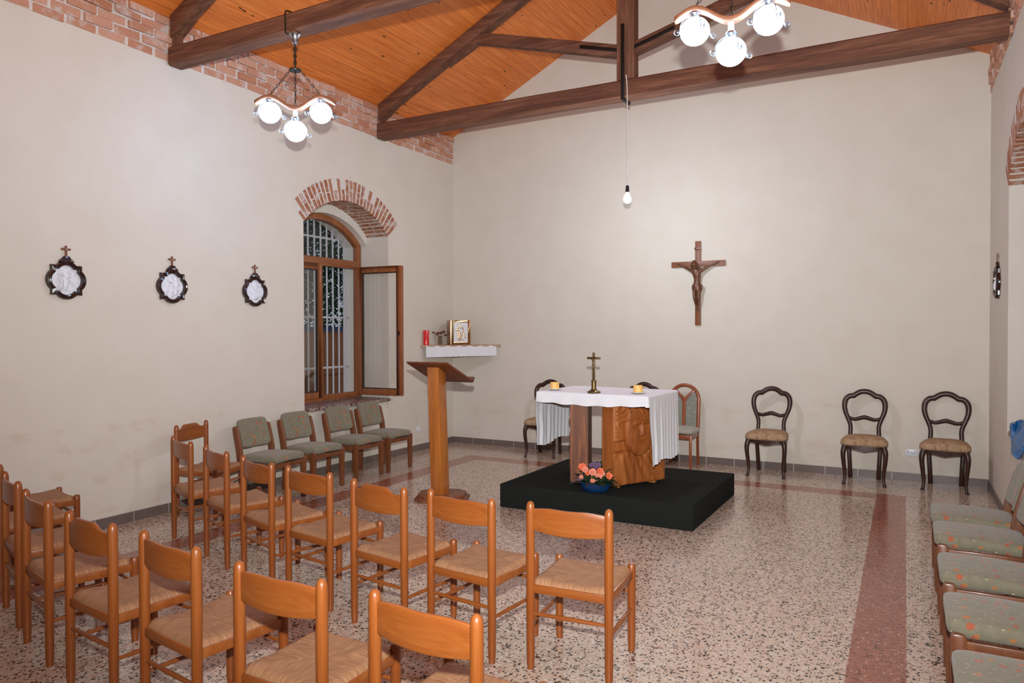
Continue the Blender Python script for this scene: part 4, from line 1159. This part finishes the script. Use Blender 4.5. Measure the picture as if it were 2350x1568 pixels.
b.add(vs, [(3, 2, 1, 0), (4, 5, 6, 7), (0, 1, 5, 4), (1, 2, 6, 5), (2, 3, 7, 6), (3, 0, 4, 7)]); b.build('post', MLECT, t, bevel=.006)
zh, zl, yh, yl = 1.318, 1.128, -.20, .20; bx = -.035
b = MB(); b.prism([(yh, zh), (yl, zl), (yl - .008, zl - .022), (yh, zh - .018)], lambda u, v, q: (bx + q + (.035 if u > 0 else 0), u, v), -.232, .232); b.build('reading_board', MLECTD, t, bevel=.003)
b = MB(); b.box((0, 0, 0), (.464, .018, .045), Matrix.Translation((bx + .035, yl + .006, zl + .012)) @ Matrix.Rotation(radians(-26), 4, 'X')); b.build('book_ledge', MLECTD, t, bevel=.003)

# ------------------------------------------------------------------ corner shelf and what stands on it
SZ = 1.415
t = tag(MB().prism([(.004, -.80), (.004, -.004), (.80, -.004), (.80, -.030), (.03, -.80)], lambda u, v, q: (u, v, q), SZ - .028, SZ).build('corner_shelf', wood('shelf_wood', (.34, .19, .10), (.46, .28, .17), (.52, .34, .22), 'x', .5), bevel=.003), 'small wooden corner shelf high in the room corner', 'shelf')
lr = MB(); A, Bp = V((.068, -.764, 0)), V((.762, -.070, 0)); dr = (Bp - A).normalized(); nr = V((dr.y, -dr.x, 0))
def lace(u, v):
    p = A + (Bp - A) * u; w = .004 * sin(u * 40) * v
    top = .004 + .020 * abs(sin(u * 20.5)) ** .7; bot = .160 + .005 * abs(sin(u * 42)) - .012 * u
    return p + nr * (.0035 + w * .5 + .006 * v + .004 * v * sin(u * 40)) + V((0, 0, SZ - top - v * (bot - top)))
lr.grid(lace, 120, 10)
tag(lr.build('shelf_lace', MLACE, None, ang=70), 'white lace runner draped over the edge of the corner shelf', 'lace cloth')

tb = thing('tabernacle', 'gilded tabernacle box with a silver relief door on the corner shelf', 'tabernacle', (.275, -.275, SZ + .004), radians(45))
w, d, h = .285, .25, .335
MB().box((0, 0, h / 2), (w, d, h)).build('box_body', MGOLDD, tb, bevel=.004)
f = MB()
for sx in (-1, 1): f.box((sx * (w / 2 - .022), -d / 2 - .006, h / 2), (.044, .014, h))
for z in (.018, h - .018): f.box((0, -d / 2 - .006, z), (w - .088, .014, .036))
f.box((-w / 2 + .004, -d / 2 + .004, h / 2), (.012, .012, h + .004)); f.build('door_frame', MGOLD, tb, bevel=.003)
f = MB(); f.box((0, -d / 2 - .003, h / 2), (w - .088, .010, h - .072)); dr_ = f.build('door', MSILV, tb)
g = MB(); y = -d / 2 - .011
for k in range(34):
    a = r.uniform(0, 1); xx = -.028 + .030 * (1 - .6 * (1 - a)) * r.uniform(-1, 1) + .010 * a
    g.superq((xx, y, .085 + .125 * a), (.0105, .006, .0105), 1, 1, 8, 6)
g.tube(smoothpath([(-.030, y, .055), (-.005, y, .095), (.022, y, .150), (.036, y, .205), (.020, y, .250)], 4), .0075, 6)
g.tube(smoothpath([(.040, y, .055), (.010, y, .075), (-.020, y, .060), (-.045, y, .075)], 4), .006, 6)
for lx, lz, la in ((-.040, .232, .5), (-.010, .255, 1.6), (.012, .235, 2.6), (-.052, .205, -.2), (.048, .150, 1.2), (.052, .110, -.8)):
    g.superq((0, 0, 0), (.026, .0045, .013), 1, 1, 12, 6, Matrix.Translation((lx, y, lz)) @ Matrix.Rotation(-la, 4, 'Y'))
g.build('door_relief', MGOLD, dr_)

t = thing('sanctuary_candle', 'red votive candle on the corner shelf', 'candle', (.050, -.735, SZ + .001))
MB().lathe([(.036, 0), (.039, .004), (.039, .185), (.036, .192), (.030, .192), (.028, .180), (.002, .178)], 24).build('red_glass', MRED, t)
MB().lathe([(.0395, .186), (.041, .190), (.041, .198), (.037, .200), (.036, .196)], 24).build('rim', MRED, t)

vx, vy = .098, -.480
t = thing('flower_vase', 'small glass vase of dried flowers between red candle and tabernacle', 'vase', (vx, vy, SZ + .001))
MB().lathe([(.024, 0), (.030, .006), (.034, .05), (.026, .095), (.032, .118), (.030, .118), (.024, .095), (.030, .05), (.02, .01), (.002, .008)], 20).build('glass', MVASE, t)
MDRY = simple('dried_flower', (.16, .055, .03), .9); MDRY2 = simple('dried_stem', (.30, .20, .09), .9)
st = MB(); fl = []
for k in range(11):
    a = r.uniform(0, 6.28); rad = r.uniform(.03, .10); p = V((rad * cos(a), rad * sin(a), r.uniform(.135, .20))); st.tube([(0, 0, .012), (p.x * .2, p.y * .2, .11), p], .0018, 5); fl.append(p)
st.build('stem', MDRY2, t)
for p in fl[:9]:
    b = MB()
    for k in range(5): b.superq(p + V((r.uniform(-.014, .014), r.uniform(-.014, .014), r.uniform(-.008, .01))), (.013, .013, .010), 1, 1, 8, 6)
    b.build('dried_blossom', MDRY, t)

# ------------------------------------------------------------------ framed plaster stations
def medallion(label, loc, rz, seed):
    rr = random.Random(seed); t = thing('framed_relief', label, 'wall plaque', loc, rz, 'framed plaster stations')
    def star(R, sq, a):
        c, s = abs(cos(a)), abs(sin(a)); best = sq / max(c, s)
        lob = .624 * R; off = R - lob
        for k in range(4):
            th = k * pi / 2; dx = cos(a - th); dy = sin(a - th); disc = lob * lob - (off * dy) ** 2
            if disc >= 0: best = max(best, off * dx + sqrt(disc))
        return best
    n = 144; A = [2 * pi * i / n for i in range(n)]
    loops = [(.152, .775, 0), (.152, .775, .018), (.147, .772, .030), (.138, .765, .034), (.130, .757, .028), (.124, .748, .031), (.117, .738, .028), (.113, .735, .020), (.113, .735, .004)]
    b = MB(); vs, fs = [], []
    for R, q, y in loops:
        for a in A: rad = star(R, R * q, a); vs.append((rad * cos(a), -y, rad * sin(a)))
    for l in range(len(loops) - 1):
        for i in range(n): j = (i + 1) % n; fs.append((l * n + i, l * n + j, (l + 1) * n + j, (l + 1) * n + i))
    b.add(vs, fs); b.build('frame', MFRAME, t, ang=40)
    cr = MB(); cr.prism([(-.062, .138), (.062, .138), (.048, .160), (.034, .168), (.022, .186), (-.022, .186), (-.034, .168), (-.048, .160)], lambda u, v, q: (u, -q, v), .002, .026); cr.build('crest', MFRAME, t, bevel=.005)
    c = MB(); c.box((0, -.012, .225), (.017, .010, .085)); c.box((0, -.012, .240), (.072, .010, .017)); co_ = c.build('top_cross', MCROSS, t, bevel=.002)
    s = MB(); s.superq((0, -.018, .240), (.006, .003, .006), 1, 1, 10, 6); s.build('boss', MSILV, co_)
    # plaster scene: a few standing figures in low relief
    figs = [(rr.uniform(-.06, .06), rr.uniform(-.03, .02), rr.uniform(.012, .020), rr.uniform(-.4, .4)) for k in range(4)]
    def hgt(x, z):
        h = .003 * noise.noise(V((x * 40, z * 40, seed))) + .003 * noise.noise(V((x * 90, z * 90, seed)))
        for fx_, fz, w, ln in figs:
            xx = x - fx_ - ln * (z - fz) * .5; h += .010 * math.exp(-(xx / w) ** 2) * smst(-.085, -.06, z - fz) * (1 - smst(.03, .05, z - fz))
            h += .012 * math.exp(-((x - fx_ - ln * .03) / .012) ** 2 - ((z - fz - .062) / .013) ** 2)
        xx = x * cos(.8) + z * sin(.8) - .01; zz = -x * sin(.8) + z * cos(.8); h += .006 * math.exp(-(xx / .007) ** 4) * (abs(zz) < .075)
        return h
    b = MB(); K = 26; vs, fs = [], []
    for k in range(K + 1):
        for a in A:
            rad = star(.114, .114 * .735, a) * k / K; x, z = rad * cos(a), rad * sin(a); vs.append((x, -.007 - 1.5 * hgt(x, z) * (1 - (k / K) ** 8), z))
    for k in range(K):
        for i in range(n): j = (i + 1) % n; fs.append((k * n + i, k * n + j, (k + 1) * n + j, (k + 1) * n + i))
    b.add(vs, fs); b.build('plaster_relief', MWPL, t, ang=60)
    return t
for y, lb, sd in ((-5.475, 'white plaster relief in dark quatrefoil frame, farthest from the window', 31), (-4.553, 'white plaster relief in dark quatrefoil frame, between its two neighbours on the window wall', 32), (-3.622, 'white plaster relief in dark quatrefoil frame, nearest the arched window', 33)):
    medallion(lb, (.002, y, 2.005), radians(90), sd)
medallion('dark framed relief seen edge-on, alone on the shaded side wall', (W - .002, -.80, 2.04), radians(-90), 34)

# ------------------------------------------------------------------ sockets
t = thing('wall_socket', 'white rectangular socket plate on the end wall between two dark chairs', 'socket', (5.805, -.001, .300))
MB().box((0, -.006, 0), (.118, .011, .072)).build('plate', MGLASSW, t, bevel=.003)
b = MB()
for x in (-.032, 0, .032): b.box((x, -.0125, 0), (.022, .003, .044))
sm = b.build('socket_module', simple('socket_grey', (.55, .56, .58), .35), t)
b = MB()
for x in (-.012, 0, .012):
    b.superq((.012 + x, -.0145, 0), (.0028, .0014, .0028), 1, 1, 8, 4)
b.build('pin_hole', MSOCKB, sm)
t = thing('round_socket', 'small round white socket low on the window wall beside the corner chair', 'socket', (.001, -.855, .292), radians(90))
M90 = Matrix.Rotation(radians(90), 4, 'X')
MB().lathe([(.040, 0), (.040, .008), (.034, .012), (.030, .012), (.028, .006), (.002, .006)], 24, M=M90).build('plate', MGLASSW, t)
b = MB()
for x in (-.010, .010): b.superq((x, -.0075, 0), (.003, .002, .003), 1, 1, 8, 4)
b.build('pin_hole', MSOCKB, t)

# blue garment lying over the shaded sill
def blob(u, v):
    a = 2 * pi * u; b_ = pi * (v - .5)
    p = V((cos(b_) * cos(a), cos(b_) * sin(a), sin(b_)))
    k = 1 + .35 * noise.noise(p * 1.7 + V((3, 1, 2))) + .16 * noise.noise(p * 4.5)
    q = V((p.x * .085, p.y * .40, p.z * .075)) * k
    hang = max(0, -p.x) ** 1.5 * (.30 + .22 * max(-.6, -p.y * 1.0 + .2 * sin(7 * p.y)))
    q.z -= hang * .50 * (p.x < 0) * (p.y < .45); q.x -= .03 * max(0, -p.x)
    q += V((6.565, -2.16, SILLZ + .085))
    if q.x > 6.482: q.z = max(q.z, SILLZ + .012)
    return q
b = MB(); b.grid(blob, 72, 40)
tag(b.build('blue_jacket', MBLUE, None, ang=80), 'crumpled shiny blue garment lying over the shaded window sill', 'garment')

# ------------------------------------------------------------------ camera
f, yaw, pitch, roll, camx, camy = 1654.6135, .499, -.0141, -.0022, 5.736, -8.7418
try:
    CAMP
except NameError:
    CAMP = None
import math as _m
def cam_basis():
    fw = V((-sin(yaw) * cos(pitch), cos(yaw) * cos(pitch), sin(pitch))); r_ = V((cos(yaw), sin(yaw), 0)); u = r_.cross(fw)
    return r_ * cos(roll) + u * sin(roll), -r_ * sin(roll) + u * cos(roll), fw
cr_, cu_, cf_ = cam_basis()
cd = bpy.data.cameras.new('camera'); cam = bpy.data.objects.new('camera', cd); COL.objects.link(cam)
cd.sensor_fit = 'HORIZONTAL'; cd.sensor_width = 36; cd.lens = f / 2350 * 36; cd.clip_start = .05
cam.matrix_world = Matrix(((cr_.x, cu_.x, -cf_.x, camx), (cr_.y, cu_.y, -cf_.y, camy), (cr_.z, cu_.z, -cf_.z, 1.6), (0, 0, 0, 1)))
S.camera = cam

# ------------------------------------------------------------------ light
# the photographer's flash on the camera's shoe, tilted up
fl = bpy.data.lights.new('camera_flash', 'SPOT'); fo = bpy.data.objects.new('camera_flash', fl); COL.objects.link(fo)
fl.energy = 1460; fl.color = (.96, .99, 1.0); fl.shadow_soft_size = .03; fl.spot_size = radians(128); fl.spot_blend = 1.0
fo.location = V((camx, camy, 1.6)) + cu_ * .28 + cr_ * .01 - cf_ * .02
tgt = V((2.0, -.5, 4.1)); fo.rotation_euler = (tgt - fo.location).to_track_quat('-Z', 'Y').to_euler()

wd = bpy.data.worlds.new('world'); S.world = wd; wd.use_nodes = True
nt = wd.node_tree; bg = nt.nodes['Background']
tc = nt.nodes.new('ShaderNodeTexCoord'); sp_ = nt.nodes.new('ShaderNodeSeparateXYZ'); nt.links.new(tc.outputs['Generated'], sp_.inputs[0])
rp = nt.nodes.new('ShaderNodeValToRGB'); nt.links.new(sp_.outputs[2], rp.inputs[0])
rp.color_ramp.elements[0].position = .0; rp.color_ramp.elements[0].color = (.62, .68, .80, 1)
rp.color_ramp.elements[1].position = .6; rp.color_ramp.elements[1].color = (.16, .27, .50, 1)
nt.links.new(rp.outputs[0], bg.inputs[0]); bg.inputs[1].default_value = .6

S.view_settings.view_transform = 'Standard'; S.view_settings.look = 'None'; S.view_settings.gamma = 1.0
S.view_settings.use_curve_mapping = False
S.view_settings.exposure = -0.06
